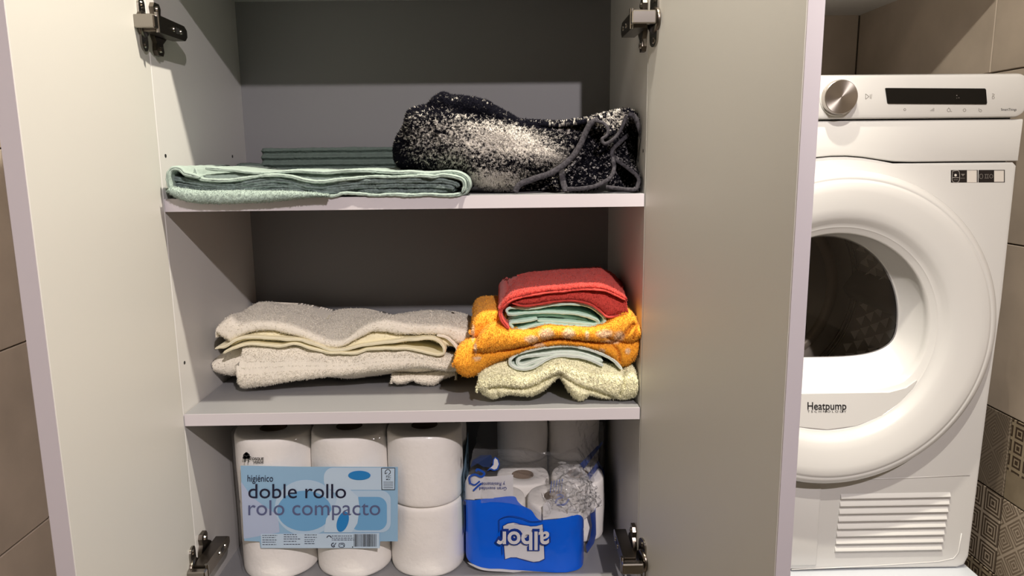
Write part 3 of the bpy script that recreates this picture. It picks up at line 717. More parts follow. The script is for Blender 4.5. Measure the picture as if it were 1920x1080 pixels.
# --- right pile of the middle shelf
z6 = zoom(830, 480, 3.6)
c = Cloth()
T = [(236, 870), (245, 800), (300, 745), (400, 722), (450, 735), (510, 772), (600, 772), (700, 708), (790, 682), (900, 692), (1000, 722), (1100, 752), (1220, 785), (1260, 770), (1305, 782), (1336, 890)]
B = [(236, 900), (262, 948), (330, 988), (390, 980), (450, 962), (600, 968), (690, 930), (750, 872), (795, 838), (825, 872), (870, 945), (940, 1004), (1005, 968), (1100, 988), (1200, 993), (1290, 982), (1336, 915)]
G = slab_grid(T, B, [(300, 720), (700, 640), (1000, 650), (1300, 720)], .012, .26, r=.026, nu=230, zf=z6, ntop=24, nfront=44, sq=.85,
    creases=[([(320, 905), (420, 900), (560, 905), (630, 885), (700, 850), (780, 810)], .0035, .010), ([(800, 810), (860, 850), (960, 905), (1080, 940), (1180, 975)], .0032, .009), ([(1232, 790), (1225, 860), (1200, 940)], .0025, .006), ([(360, 910), (380, 960)], .002, .005)])
c.addgrid(G, True, fuzz=.001, low=.0022, pile=30000, plen=.0024, prad=.0006, seed=21)
o = c.build('hand_towel', YELLOWP); tag(o, 'fluffy pale yellow towel humped on the shelf, bottom of the right pile', 'towel')
c = Cloth()
c.addgrid(ribbon_grid([(1212, 768), (1150, 705), (1050, 655), (950, 622), (850, 610), (700, 615), (560, 645), (490, 672), (455, 705), (462, 738), (505, 762), (560, 766), (620, 750), (700, 702), (780, 678), (900, 680), (1000, 704), (1085, 745)], .014, .24, .0052, zf=z6, seed=31), True, fuzz=.0005, low=.0003, seed=32)
c.addgrid(ribbon_grid([(1082, 712), (1030, 692), (960, 668), (900, 655), (780, 655), (680, 668), (570, 680), (515, 700), (508, 732), (550, 742), (640, 708), (720, 684)], .018, .24, .0052, zf=z6, seed=33), True, fuzz=.0005, low=.0003, seed=34)
c.addgrid(ribbon_grid([(540, 722), (600, 705), (680, 680), (800, 664), (920, 668), (1040, 706)], .040, .24, .004, zf=z6, seed=35), True, fuzz=.0005, seed=36)
o = c.build('face_cloth', MINTP); tag(o, 'pale mint cloth folded in a long loop above the pale yellow towel', 'cloth')
# orange towel with white marks
def px_of(P):
    d = P-CAM; return 960+F_PX*(d@AX)/(d@AZ), 540-F_PX*(d@AY)/(d@AZ)
OR_ = np.array(hexc(252, 174, 48)[:3]); OW = np.array(hexc(236, 205, 170)[:3])
BLOT = [(600, 560, 55, 25), (700, 525, 55, 40), (850, 525, 45, 38), (975, 535, 16, 30), (1090, 525, 60, 32), (1190, 545, 40, 40), (1140, 580, 70, 16), (640, 600, 60, 14), (1075, 640, 22, 20), (205, 520, 14, 60), (222, 625, 12, 40), (1250, 640, 20, 20), (230, 690, 30, 14)]
def orange_col(P):
    u, v = px_of(P); x = (u-830)*3.6; y = (v-480)*3.6; n = vnoise(P, 260, 77)*.35; m_ = np.zeros(len(P))
    for (cx, cy, a, b) in BLOT:
        q = ((x-cx)/a)**2+((y-cy)/b)**2; m_ = np.maximum(m_, np.clip(1.25-q+n, 0, 1))
    m_ *= .85; m_ = np.where(P[:, 1] < .11, m_, 0)[:, None]
    return OR_*(1-m_)+OW*m_
c = Cloth()
G = slab_grid([(76, 700), (95, 640), (150, 592), (210, 575), (300, 610), (460, 630), (740, 575), (900, 580), (1100, 590), (1250, 560), (1336, 560)], [(76, 745), (100, 808), (160, 844), (225, 825), (330, 748), (450, 695), (560, 650), (700, 616), (850, 604), (1000, 628), (1100, 672), (1190, 745), (1240, 762), (1305, 720), (1336, 610)], [(130, 560), (700, 520), (1300, 500)], .012, .26, r=.022, nu=230, zf=z6, ntop=14, nfront=34, sq=.9,
    creases=[([(1130, 600), (1180, 640), (1200, 720)], .0028, .006)])
c.addgrid(G, True, fuzz=.0007, low=.0014, pile=16000, plen=.0014, prad=.0005, colf=orange_col, seed=41)
G = slab_grid([(214, 610), (255, 540), (320, 478), (400, 470), (470, 505), (600, 510), (700, 478), (850, 485), (1000, 492), (1080, 470), (1150, 425), (1240, 372), (1305, 415), (1338, 500)], [(214, 640), (268, 667), (360, 664), (460, 643), (600, 612), (740, 572), (900, 578), (1050, 592), (1170, 600), (1240, 600), (1300, 600), (1338, 560)], [(290, 380), (420, 330), (700, 330), (1000, 330), (1200, 300), (1330, 350)], .002, .26, r=.024, nu=240, zf=z6, ntop=30, nfront=38, sq=.9,
    creases=[([(1290, 470), (1240, 530), (1190, 585)], .0032, .010), ([(1120, 560), (1180, 590), (1230, 600)], .0026, .008), ([(1320, 470), (1290, 560)], .0026, .004)])
c.addgrid(G, True, fuzz=.0007, low=.0015, pile=24000, plen=.0014, prad=.0005, colf=orange_col, seed=44)
G = slab_grid([(190, 515), (205, 450), (240, 400), (300, 375), (420, 380)], [(190, 540), (212, 570), (262, 560), (330, 540), (420, 520)], [(214, 300), (240, 282), (290, 272), (350, 275), (430, 262)], .03, .24, r=.02, nu=90, zf=z6, ntop=40, nfront=26, sq=.9)
c.addgrid(G, True, fuzz=.0007, low=.0014, pile=7000, plen=.0014, prad=.0005, colf=orange_col, seed=47)
o = c.build('beach_towel', ORANGE, color=True); tag(o, 'orange terry towel with white patches folded in the middle of the right pile', 'towel')
c = Cloth()
c.addgrid(ribbon_grid([(440, 392), (432, 365), (470, 352), (560, 356), (640, 350), (700, 338), (760, 330), (880, 324), (990, 342), (1055, 382), (1093, 420), (1088, 455), (1040, 478), (940, 480), (830, 474), (700, 463), (600, 478), (490, 503), (468, 480), (455, 455), (520, 447), (640, 428)], .016, .22, .0048, zf=z6, seed=51), True, fuzz=.0005, low=.0003, seed=52)
c.addgrid(ribbon_grid([(437, 378), (450, 396), (560, 388), (700, 382), (800, 384), (950, 402), (1035, 432), (1052, 455), (1020, 468), (900, 456), (760, 446), (640, 440)], .019, .22, .0048, zf=z6, seed=53), True, fuzz=.0005, low=.0003, seed=54)
c.addgrid(ribbon_grid([(441, 440), (448, 424), (520, 412), (640, 402), (760, 404), (880, 420), (980, 440)], .034, .22, .004, zf=z6, seed=55), True, fuzz=.0005, seed=56)
o = c.build('face_cloth', MINT); tag(o, 'mint green folded cloth tucked under the coral towel', 'cloth')
c = Cloth()
G = slab_grid([(402, 345), (470, 296), (560, 272), (700, 250), (800, 240), (950, 226), (1080, 232), (1160, 262), (1238, 300), (1244, 330)], [(415, 360), (470, 322), (560, 338), (700, 318), (760, 308), (880, 303), (990, 324), (1060, 368), (1120, 412), (1242, 392)], [(430, 240), (800, 200), (1240, 250)], .010, .23, r=.012, nu=220, zf=z6, ntop=20, nfront=30, sq=.7)
c.addgrid(G, True, fuzz=.0006, low=.001, pile=12000, plen=.0012, prad=.0004, seed=61)
G = slab_grid([(385, 350), (420, 300), (470, 262), (560, 238), (700, 218), (800, 210), (950, 196), (1080, 204), (1160, 236), (1236, 282)], [(388, 372), (420, 325), (480, 292), (560, 268), (700, 245), (800, 235), (950, 222), (1080, 228), (1160, 256), (1238, 294)], [(440, 190), (480, 150), (560, 112), (700, 97), (800, 88), (950, 80), (1055, 74), (1085, 88), (1150, 118), (1200, 175)], .004, .20, r=.006, nu=230, zf=z6, ntop=64, nfront=14, sq=.8)
c.addgrid(G, True, fuzz=.0006, low=.0009, pile=16000, plen=.0012, prad=.0004, seed=64)
c.addgrid(ribbon_grid([(447, 492), (415, 455), (395, 420), (390, 375), (415, 335), (450, 308)], .004, .22, .0060, zf=z6, seed=66), True, fuzz=.0006, seed=67)
c.addgrid(ribbon_grid([(400, 352), (470, 300), (560, 276), (700, 252), (800, 243), (950, 229), (1080, 234), (1160, 264), (1236, 300)], .0015, .05, .0030, zf=z6, seed=69), True, fuzz=.0004, seed=70)
c.addgrid(ribbon_grid([(470, 322), (560, 340), (700, 320), (760, 310), (880, 305), (990, 326), (1060, 370), (1120, 414), (1242, 394)], .0085, .05, .0030, zf=z6, seed=71), True, fuzz=.0004, seed=72)
o = c.build('hand_towel', CORAL); tag(o, 'coral red terry towel on top of the right pile', 'towel')

# --- top shelf: sage towel
z3 = zoom(300, 150, 3.2)
c = Cloth()
TG = [(46, 655), (70, 645), (130, 655), (250, 667), (450, 665), (700, 668), (900, 676), (1000, 690)]
BG = [(46, 675), (70, 698), (120, 722), (220, 742), (400, 744), (600, 736), (750, 723), (900, 706), (1000, 697)]
G = slab_grid(TG, BG, [(46, 640), (500, 640), (1000, 660)], -.022, .20, r=.010, nu=170, zf=z3, ntop=16, nfront=24, sq=.8, BY=ZT+.001)
G[..., 2] = np.where(G[..., 1] > .004, np.maximum(G[..., 2], ZT+.0008), G[..., 2])
c.addgrid(G, True, fuzz=.0007, low=.0008, pile=9000, plen=.0010, prad=.0004, seed=81)
c.addgrid(ribbon_grid([(960, 690), (1020, 697), (1060, 694), (1100, 680), (1200, 685), (1300, 693), (1400, 688), (1500, 693), (1600, 688), (1700, 693), (1780, 690), (1830, 676), (1853, 640), (1845, 595), (1805, 565), (1740, 553), (1600, 560), (1500, 554), (1400, 556), (1250, 546), (1130, 546), (1000, 556), (900, 552), (800, 548), (680, 557), (560, 558), (400, 540), (270, 530)], -.005, .17, .0050, zf=z3, seed=83, wob=.003), True, fuzz=.0006, low=.0005, seed=84)
c.addgrid(ribbon_grid([(1815, 672), (1828, 640), (1815, 600), (1770, 582), (1700, 572), (1640, 580), (1580, 575), (1400, 582), (1300, 580), (1200, 587), (1050, 602), (960, 612), (870, 602), (760, 577), (650, 572), (560, 582), (430, 602), (300, 602), (240, 592), (215, 560), (205, 530)], -.008, .17, .0050, zf=z3, seed=85, wob=.003), True, fuzz=.0006, low=.0005, seed=86)
c.addgrid(ribbon_grid([(60, 660), (50, 620), (50, 565), (75, 532), (115, 534), (145, 560), (190, 572), (235, 585)], -.014, .17, .0062, zf=z3, seed=87), True, fuzz=.0008, low=.0006, seed=88)
# soft top face running back
G = slab_grid([(150, 575), (400, 560), (560, 566), (800, 556), (1000, 563), (1250, 553), (1740, 560)], [(150, 620), (1740, 620)], [(260, 545), (500, 540), (800, 545), (1300, 545), (1700, 545)], .004, .27, r=.01, nu=160, zf=z3, ntop=30)
c.addgrid(G, True, fuzz=.0006, low=.001, seed=90)
o = c.build('bath_towel', SAGE)
sage = o; tag(o, 'light sage green folded towel hanging slightly over the edge of the upper shelf', 'towel')
c = Cloth()
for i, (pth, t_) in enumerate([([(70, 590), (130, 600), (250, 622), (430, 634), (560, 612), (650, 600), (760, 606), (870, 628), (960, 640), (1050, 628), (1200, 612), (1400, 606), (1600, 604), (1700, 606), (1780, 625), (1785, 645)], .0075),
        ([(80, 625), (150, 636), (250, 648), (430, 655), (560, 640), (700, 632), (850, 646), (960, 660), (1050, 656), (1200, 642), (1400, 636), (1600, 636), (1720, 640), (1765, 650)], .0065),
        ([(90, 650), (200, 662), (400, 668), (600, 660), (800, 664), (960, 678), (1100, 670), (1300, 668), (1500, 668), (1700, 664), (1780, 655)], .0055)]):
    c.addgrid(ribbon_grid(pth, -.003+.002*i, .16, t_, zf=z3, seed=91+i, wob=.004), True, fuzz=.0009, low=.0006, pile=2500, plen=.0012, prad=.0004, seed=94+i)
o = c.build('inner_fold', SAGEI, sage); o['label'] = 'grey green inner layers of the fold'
# ribbed dark green towel behind
c = Cloth()
GX = at(np.array([593/3.2+300, 1440/3.2+300]), np.array([275., 275.]), .25)
zt = at(640, 276, .25)[2]; zb_ = ZT+.001; nx, rows = 170, []
xs = np.linspace(GX[0][0], GX[1][0], nx)
prof = []
for k in range(90):
    q = k/89; z = zb_+.002+(zt-zb_-.006)*q; y = .245+.012*(1-q)*0+.0035*math.cos(q*2*PI*5.5)+.010*q**2; prof.append((y, z))
for a in np.linspace(0, PI/2, 8)[1:]: prof.append((.2585+.004-.004*math.cos(a)+.0, zt-.004+.004*math.sin(a)))
for k in range(10): prof.append((.265+.06*k/9, zt-.0008*k))
prof.append((.325, zb_)); prof = np.array(prof)
G = np.stack([np.repeat(xs[:, None], len(prof), 1), np.repeat(prof[None, :, 0], nx, 0), np.repeat(prof[None, :, 1], nx, 0)], -1)
G[..., 1] += .002*vnoise(G*np.array([1, 0, .3]), 22, 5)
ez = np.clip((xs-xs[0])/.006, 0, 1)**.5; G[..., 1] += (1-ez)[:, None]*.01
G = np.concatenate([np.stack([G[0][:, 0], np.maximum(G[0][:, 1], .32), G[0][:, 2]], -1)[None], G, np.stack([G[-1][:, 0], np.maximum(G[-1][:, 1], .32), G[-1][:, 2]], -1)[None]], 0)
c.addgrid(G, True, fuzz=.0006, low=.0008, seed=101)
G = slab_grid([(440, 520), (480, 505), (540, 500), (600, 505)], [(440, 545), (600, 545)], [(460, 500), (540, 495), (600, 500)], .20, .31, r=.01, nu=40, zf=z3, ntop=12)
c.addgrid(G, True, fuzz=.0008, low=.001, seed=104)
o = c.build('hand_towel', SAGED); tag(o, 'dark green ribbed towel folded against the back of the upper shelf', 'towel')

# --- black and white bath mat
z4 = zoom(700, 150, 3.5556)
def speckle(P):
    u, v = px_of(P); x = (u-700)*3.5556; y = (v-150)*3.5556
    d = np.full(len(P), .22)
    def bump_(cx, cy, a, b, h, rot=0):
        c_, s_ = math.cos(rot), math.sin(rot); X = (x-cx)*c_+(y-cy)*s_; Y = -(x-cx)*s_+(y-cy)*c_
        return h*np.exp(-(X/a)**2-(Y/b)**2)
    d = d+bump_(900, 400, 300, 110, .55, .25)+bump_(1180, 490, 170, 60, .35, .3)+bump_(800, 670, 200, 70, .62)+bump_(700, 500, 260, 140, .22)+bump_(430, 350, 260, 160, .18)
    d = d-bump_(430, 140, 420, 90, .38, .12)-bump_(800, 195, 300, 50, .32, .35)-bump_(160, 450, 70, 160, .24)-bump_(230, 570, 120, 40, .25)-bump_(780, 565, 190, 40, .12)+bump_(1250, 320, 200, 60, .15)+bump_(1620, 260, 140, 60, .35)-bump_(1400, 500, 120, 190, .10)-bump_(1130, 300, 130, 30, .3, .1)
    return np.clip(d, .03, .84)
def mat_col(P):
    d = speckle(P); Q = P*np.array([.8, .6, 1.5])
    n = vnoise(Q, 560, 5)*.75+vnoise(Q, 1000, 6)*.35
    t = np.clip((n-(1-2*d)*.75)*2.5+.5, 0, 1)[:, None]
    return np.array([.006, .006, .010])*(1-t)+np.array([.70, .66, .60])*t
c = Cloth()
TB = [(128, 450), (140, 400), (165, 350), (205, 285), (228, 205), (300, 172), (350, 160), (400, 112), (460, 80), (510, 98), (600, 108), (740, 130), (800, 165), (900, 222), (985, 268), (1100, 285), (1220, 290), (1340, 285), (1440, 275)]
BB = [(128, 480), (140, 545), (190, 592), (300, 600), (450, 596), (560, 606), (640, 650), (680, 705), (760, 738), (850, 744), (930, 744), (985, 685), (1080, 655), (1200, 615), (1300, 540), (1380, 440), (1440, 330)]
def by_arc(pts, Y, n): P = at(*spline([z4(p) for p in pts], n).T, Y); return P
n_u = 420
t0, b0 = by_arc(TB, .05, n_u), by_arc(BB, .05, n_u)
hh = np.maximum(t0[:, 2]-b0[:, 2], .002); rows = []
for k in range(150):
    q = k/149; th = -PI/2+PI*q; s_ = math.copysign(abs(math.sin(th))**.8, math.sin(th)); f = (s_+1)/2
    p = b0*(1-f)+t0*f
    yr = .055*np.clip(hh/.10, .15, 1)
    p[:, 1] = .075-yr*math.cos(th)**.9 if math.cos(th) > 1e-9 else .075
    rows.append(p)
tb = t0.copy()
for k in range(1, 24):
    q = k/23; p = tb.copy(); p[:, 1] = .075+.18*q; p[:, 2] = tb[:, 2]-(tb[:, 2]-ZT-.01)*(q**2.2)*.95; rows.append(p)
for k in range(1, 8):
    q = k/7; p = tb.copy(); p[:, 1] = .255-.17*q; p[:, 2] = np.minimum(b0[:, 2]*q+(ZT+.01)*(1-q)+.012, b0[:, 2]+.01); rows.append(p)
G = np.stack(rows, 1)
Gp = G.copy(); Gp[..., 1] = 0
G[..., 1] += (.007*vnoise(Gp, 16, 7)+.004*vnoise(Gp, 34, 8))*np.clip(1-(G[..., 1]-.01)/.08, 0, 1)
# a shallow fold running from the crest down to the right
Pc = at(*np.array(spline([z4(p) for p in [(330, 180), (520, 200), (760, 260), (960, 310), (1060, 360)]], 60)).T, .05)[:, [0, 2]]
dd = np.min(np.linalg.norm(G[:, :, None, [0, 2]]-Pc[None, None], axis=3), axis=2); G[..., 1] += .010*np.exp(-(dd/.010)**2)*np.clip(1-(G[..., 1]-.0)/.10, 0, 1)
e0 = G[0].copy(); e0[:, 2] = e0[:, 2].mean(); e1 = G[-1].copy(); e1[:, 2] = e1[:, 2].mean(); G = np.concatenate([e0[None], G, e1[None]], 0)
c.addgrid(G, True, fuzz=.0006, low=.0010, pile=110000, plen=.0028, prad=.00062, colf=mat_col, seed=111)
# the dark hanging flap and the folded end on the right
def sheet(paths, m=60, n=90):
    m *= 2; n = int(n*2)
    """surface lofted through 3-D curves: list of (pixel path, Y list)"""
    cur = []
    for pts, ys in paths:
        P = spline([z4(p) for p in pts], n); yy = np.interp(np.linspace(0, 1, n), np.linspace(0, 1, len(ys)), ys)
        cur.append(np.stack([at(P[i, 0], P[i, 1], yy[i]) for i in range(n)]))
    cur = np.stack(cur); t = np.linspace(0, len(paths)-1, m); out = []
    for k in range(n):
        P = np.vstack([2*cur[0, k]-cur[1, k], cur[:, k], 2*cur[-1, k]-cur[-2, k]])
        i = np.minimum(t.astype(int), len(paths)-2); f = (t-i)[:, None]; a, b, c_, d = P[i], P[i+1], P[i+2], P[i+3]
        out.append(.5*((2*b)+(c_-a)*f+(2*a-5*b+4*c_-d)*f*f+(3*b-a-3*c_+d)*f**3))
    return np.stack(out, 0)
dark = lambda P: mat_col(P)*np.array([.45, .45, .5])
def addsheet(G, thick=.005, colf=mat_col, pile=0, seed=0, plen=.002):
    N_ = grid_normals(G); A = G+N_*thick/2; B_ = G-N_*thick/2
    R_ = np.concatenate([A, B_[:, ::-1]], 1); R_ = np.concatenate([R_[:1]*0+np.concatenate([G[:1], G[:1, ::-1]], 1), R_, np.concatenate([G[-1:], G[-1:, ::-1]], 1)], 0)
    c.addgrid(R_, True, fuzz=.0006, colf=colf, pile=pile, plen=plen, prad=.0007, seed=seed)
# top cover: from the saddle over to the right wall
addsheet(sheet([([(960, 300), (1100, 300), (1250, 300), (1400, 280), (1540, 245), (1700, 215), (1760, 250)], [.05, .05, .045, .04, .035, .04, .06]),
                ([(980, 275), (1100, 283), (1250, 287), (1400, 268), (1540, 232), (1690, 205), (1770, 250)], [.08, .07, .07, .07, .06, .06, .08]),
                ([(1000, 290), (1150, 290), (1300, 290), (1450, 275), (1580, 245), (1700, 225), (1780, 280)], [.20]*7)], 40, 130), pile=9000, seed=121)
addsheet(sheet([([(1440, 280), (1400, 380), (1330, 500), (1290, 610), (1285, 735)], [.05, .05, .045, .04, .032]),
                ([(1500, 285), (1480, 400), (1440, 520), (1400, 620), (1390, 735)], [.06, .055, .045, .035, .022]),
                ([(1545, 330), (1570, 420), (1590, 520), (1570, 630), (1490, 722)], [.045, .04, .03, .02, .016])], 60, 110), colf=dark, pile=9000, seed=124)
addsheet(sheet([([(1450, 285), (1540, 260), (1610, 240), (1690, 218)], [.035, .03, .03, .03]),
                ([(1500, 300), (1560, 300), (1620, 290), (1690, 235)], [.025, .03, .028, .025]),
                ([(1560, 370), (1590, 370), (1640, 320), (1690, 240)], [.02, .022, .02, .022])], 30, 60), pile=3500, seed=127)
addsheet(sheet([([(1690, 220), (1620, 380), (1590, 470), (1600, 520), (1700, 590), (1765, 650), (1740, 735)], [.05, .06, .045, .04, .03, .02, .012]),
                ([(1735, 240), (1700, 380), (1700, 470), (1720, 540), (1760, 600), (1785, 650), (1765, 735)], [.05, .09, .09, .08, .07, .05, .03]),
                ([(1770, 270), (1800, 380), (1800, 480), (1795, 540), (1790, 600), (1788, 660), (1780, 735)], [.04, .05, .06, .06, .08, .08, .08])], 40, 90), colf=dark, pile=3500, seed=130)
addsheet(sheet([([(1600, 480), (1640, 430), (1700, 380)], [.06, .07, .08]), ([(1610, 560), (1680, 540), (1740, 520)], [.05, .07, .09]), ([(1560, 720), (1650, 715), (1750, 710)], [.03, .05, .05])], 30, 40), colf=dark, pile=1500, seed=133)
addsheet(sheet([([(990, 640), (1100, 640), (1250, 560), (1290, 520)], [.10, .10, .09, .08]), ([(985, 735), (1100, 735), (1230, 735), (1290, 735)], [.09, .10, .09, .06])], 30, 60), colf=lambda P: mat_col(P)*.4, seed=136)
addsheet(sheet([([(1190, 640), (1230, 620), (1290, 600)], [.05, .045, .04]), ([(1200, 690), (1240, 690), (1290, 700)], [.045, .04, .035]), ([(1235, 735), (1260, 738), (1290, 740)], [.04, .035, .03])], 24, 30), pile=1200, seed=139)
matob = c.build('bath_mat', MATM, color=True)
tag(matob, 'thick black and white speckled bath mat bundled at the right of the upper shelf', 'bath mat')
# grey binding along the edges
def binding(paths, w_=.0065):
    w_ *= .8
    mb = MB()
    pts, ys = paths; P = spline([z4(p) for p in pts], 90); yy = np.interp(np.linspace(0, 1, 90), np.linspace(0, 1, len(ys)), ys)
    W = np.stack([at(P[i, 0], P[i, 1], yy[i]) for i in range(90)]); d = np.gradient(W[:, [0, 2]], axis=0); d /= np.linalg.norm(d, axis=1, keepdims=True)
    n_ = np.stack([-d[:, 1], d[:, 0]], 1); ring = []
    for a in np.linspace(0, 2*PI, 10, endpoint=False):
        ring.append(np.stack([W[:, 0]+n_[:, 0]*w_/2*math.cos(a), W[:, 1]+.0022*math.sin(a), W[:, 2]+n_[:, 1]*w_/2*math.cos(a)], 1))
    G = np.stack(ring, 1); G = np.concatenate([G[:1]*0+W[0], G, G[:1]*0+W[-1]], 0)
    cc = Cloth(); cc.addgrid(G, True, fuzz=.0003, seed=150); cc.build('edge_binding', HEMG, matob)
binding(([(945, 748), (960, 715), (990, 688), (1080, 655), (1200, 612), (1310, 530), (1375, 440), (1415, 350), (1450, 290), (1500, 262)], [.018, .018, .020, .022, .024, .026, .027, .028, .028, .026]), .0105)
binding(([(1480, 272), (1535, 290), (1565, 330), (1555, 370), (1525, 395), (1545, 425), (1600, 395), (1650, 330), (1690, 235)], [.022, .018, .014, .012, .010, .010, .012, .014, .018]), .006)
binding(([(1290, 728), (1400, 722), (1500, 700), (1580, 650), (1605, 580), (1590, 480), (1640, 420), (1700, 365)], [.014, .008, .006, .012, .02, .032, .04, .07]), .0075)
binding(([(1590, 470), (1605, 520), (1700, 590), (1765, 650), (1762, 705), (1740, 730), (1650, 725), (1550, 712)], [.035, .033, .026, .016, .010, .006, .008, .012]), .007)
binding(([(1700, 225), (1745, 250), (1775, 330), (1800, 420), (1795, 500), (1770, 540)], [.03, .03, .032, .035, .045, .05]), .009)
binding(([(1255, 575), (1258, 640), (1270, 700), (1285, 740)], [.036, .034, .030, .026]), .011)
# ------------------------------------------------------------------ toilet paper packs
PAPER = mat('tissue_paper', hexc(252, 248, 242), .95, bump=.35, bscale=130, noise=.02, nscale=40)
CORE = mat('cardboard_core', hexc(120, 98, 76), .9)
def film_mat(name, a, rough=.12, col=(1, 1, 1, 1), bump=.3, bs=40, refl=.55):
    m = bpy.data.materials.new(name); m.use_nodes = True; nt = m.node_tree; b = nt.nodes['Principled BSDF']
    b.inputs['Base Color'].default_value = col; b.inputs['Roughness'].default_value = rough; b.inputs['Alpha'].default_value = a
    b.inputs['Specular IOR Level'].default_value = 1.0
    g = nt.nodes.new('ShaderNodeBsdfGlossy'); g.inputs['Roughness'].default_value = rough
    fr = nt.nodes.new('ShaderNodeLayerWeight'); fr.inputs[0].default_value = .5; mm = nt.nodes.new('ShaderNodeMath'); mm.operation = 'POWER'; mm.inputs[1].default_value = 3.2; ma = nt.nodes.new('ShaderNodeMath'); ma.operation = 'MULTIPLY_ADD'; ma.inputs[1].default_value = refl; ma.inputs[2].default_value = .035
    nt.links.new(fr.outputs['Facing'], mm.inputs[0]); nt.links.new(mm.outputs[0], ma.inputs[0])
    tr = nt.nodes.new('ShaderNodeBsdfTransparent'); mx = nt.nodes.new('ShaderNodeMixShader')
    nz = nt.nodes.new('ShaderNodeTexNoise'); nz.inputs['Scale'].default_value = bs; nz.inputs['Detail'].default_value = 4
    tc = nt.nodes.new('ShaderNodeTexCoord'); nt.links.new(tc.outputs['Object'], nz.inputs['Vector'])
    bp = nt.nodes.new('ShaderNodeBump'); bp.inputs['Strength'].default_value = bump; bp.inputs['Distance'].default_value = .004
    nt.links.new(nz.outputs['Fac'], bp.inputs['Height']); nt.links.new(bp.outputs[0], g.inputs['Normal']); nt.links.new(bp.outputs[0], fr.inputs['Normal'])
    df = nt.nodes.new('ShaderNodeBsdfDiffuse'); df.inputs[0].default_value = col
    m2 = nt.nodes.new('ShaderNodeMixShader'); m2.inputs[0].default_value = a; nt.links.new(tr.outputs[0], m2.inputs[1]); nt.links.new(df.outputs[0], m2.inputs[2])
    nt.links.new(ma.outputs[0], mx.inputs[0]); nt.links.new(m2.outputs[0], mx.inputs[1]); nt.links.new(g.outputs[0], mx.inputs[2])
    nt.links.new(mx.outputs[0], nt.nodes['Material Output'].inputs['Surface']); return m
FILM = film_mat('clear_film', .01, .15, bump=.12, bs=30, refl=.3)
FILMC = film_mat('crumpled_film', .06, .10, bump=.9, bs=90, refl=.9)
FILMG = film_mat('glinting_film', .22, .12, (.9, .9, .92, 1), bump=1., bs=140, refl=1.6)
def roll_mesh(r, h, parent, loc, rc=.02, seed=0, sq=1.):
    prof = [(rc, .001), (rc+.001, 0), (r-.005, 0), (r-.0015, .0015), (r, .006), (r+.0006, h*.5), (r, h-.006), (r-.0015, h-.0015), (r-.005, h), (rc+.001, h-.0), (rc, h-.001)]
    # more rings for soft dents
    P = []; 
    for a, b in zip(prof[:-1], prof[1:]):
        k = 6 if abs(a[1]-b[1]) > .03 else 2
        for q in range(k): P.append((a[0]+(b[0]-a[0])*q/k, a[1]+(b[1]-a[1])*q/k))
    P.append(prof[-1]); n = 56; t = np.linspace(0, 2*PI, n, endpoint=False); P = np.array(P)
    G = np.stack([P[None, :, 0]*np.cos(t)[:, None], P[None, :, 0]*np.sin(t)[:, None], np.repeat(P[None, :, 1], n, 0)], -1)
    L = np.array(loc); dn = .0012*vnoise(G+L, 22, seed); rad = np.linalg.norm(G[..., :2], axis=2, keepdims=True)
    G[..., :2] *= 1+dn[..., None]/np.maximum(rad, .01); G[..., 2] += .0006*vnoise(G+L, 30, seed+1)
    # closer to a rounded square where the rolls press on each other
    if sq != 1:
        a = np.arctan2(G[..., 1], G[..., 0]); G[..., :2] *= (1+.035*(sq-1)*(-np.cos(4*a)))[..., None]
    G = close_ring(G)+L
    o = np_mesh('roll', G.reshape(-1, 3), grid_quads(*G.shape[:2]), PAPER, parent)
    MB().lathe([(rc+.0002, .0008), (rc-.0012, .0), (rc-.0012, h), (rc+.0002, h-.0008)], loc, 2, 28, True).build('core', CORE, o, True)
    return o
pxl = at(429, 930, .062)[0]; pxr = at(866, 930, .062)[0]; D1 = (pxr-pxl)/3; R1 = D1/2-.0001
hz = (at(600, 823, .055)[2]-ZF)/2
pack = thing('toilet_roll_pack', ((pxl+pxr)/2, .17, ZF), 'wrapped pack of white toilet rolls with a light blue label on the bottom shelf', 'toilet paper')
FY = .050
for i in range(3):
    for j in range(2):
        for k in range(2):
            roll_mesh(R1, hz-.0012, pack, (pxl+D1*(i+.5), FY+.002+R1+j*D1, ZF+.001+k*hz), .021, seed=i*7+j*3+k, sq=1.15)
# film shell
def shell(x0, x1, y0, y1, z0, z1, rr, nper=150, nz=44, wr=.0006, seed=0, seams=()):
    pts = []
    W_, D_ = x1-x0, y1-y0
    def corner(cx, cy, a0): return [(cx+rr*math.cos(a0+PI/2*k/8), cy+rr*math.sin(a0+PI/2*k/8)) for k in range(9)]
    loop = corner(x1-rr, y1-rr, 0)+corner(x0+rr, y1-rr, PI/2)+corner(x0+rr, y0+rr, PI)
    fx = np.linspace(x0+rr, x1-rr, 60)[1:-1]
    loop += [(x, y0+sum(.0055*math.exp(-((x-s_)/.006)**2) for s_ in seams)) for x in fx]
    loop += corner(x1-rr, y0+rr, 1.5*PI)
    L = np.array(loop); n = len(L); cx, cy = L.mean(0)
    zs = list(np.linspace(z0, z1, nz)); rows = [np.stack([L[:, 0], L[:, 1], np.full(n, z)], 1) for z in zs]
    for f in (.94, .8, .6, .4, .2, .02): rows.append(np.stack([cx+(L[:, 0]-cx)*f, cy+(L[:, 1]-cy)*f, np.full(n, z1+.004*(1-f)+.002*math.sin(f*9))], 1))
    G = np.stack(rows, 1); Nn = grid_normals(G); d = wr*vnoise(G, 45, seed)+wr*2.2*vnoise(G*np.array([1, 1, .4]), 26, seed+1)*np.clip((G[..., 2]-(z1-.03))/.03, 0, 1)
    G = G+Nn*d[..., None]; return close_ring(G)
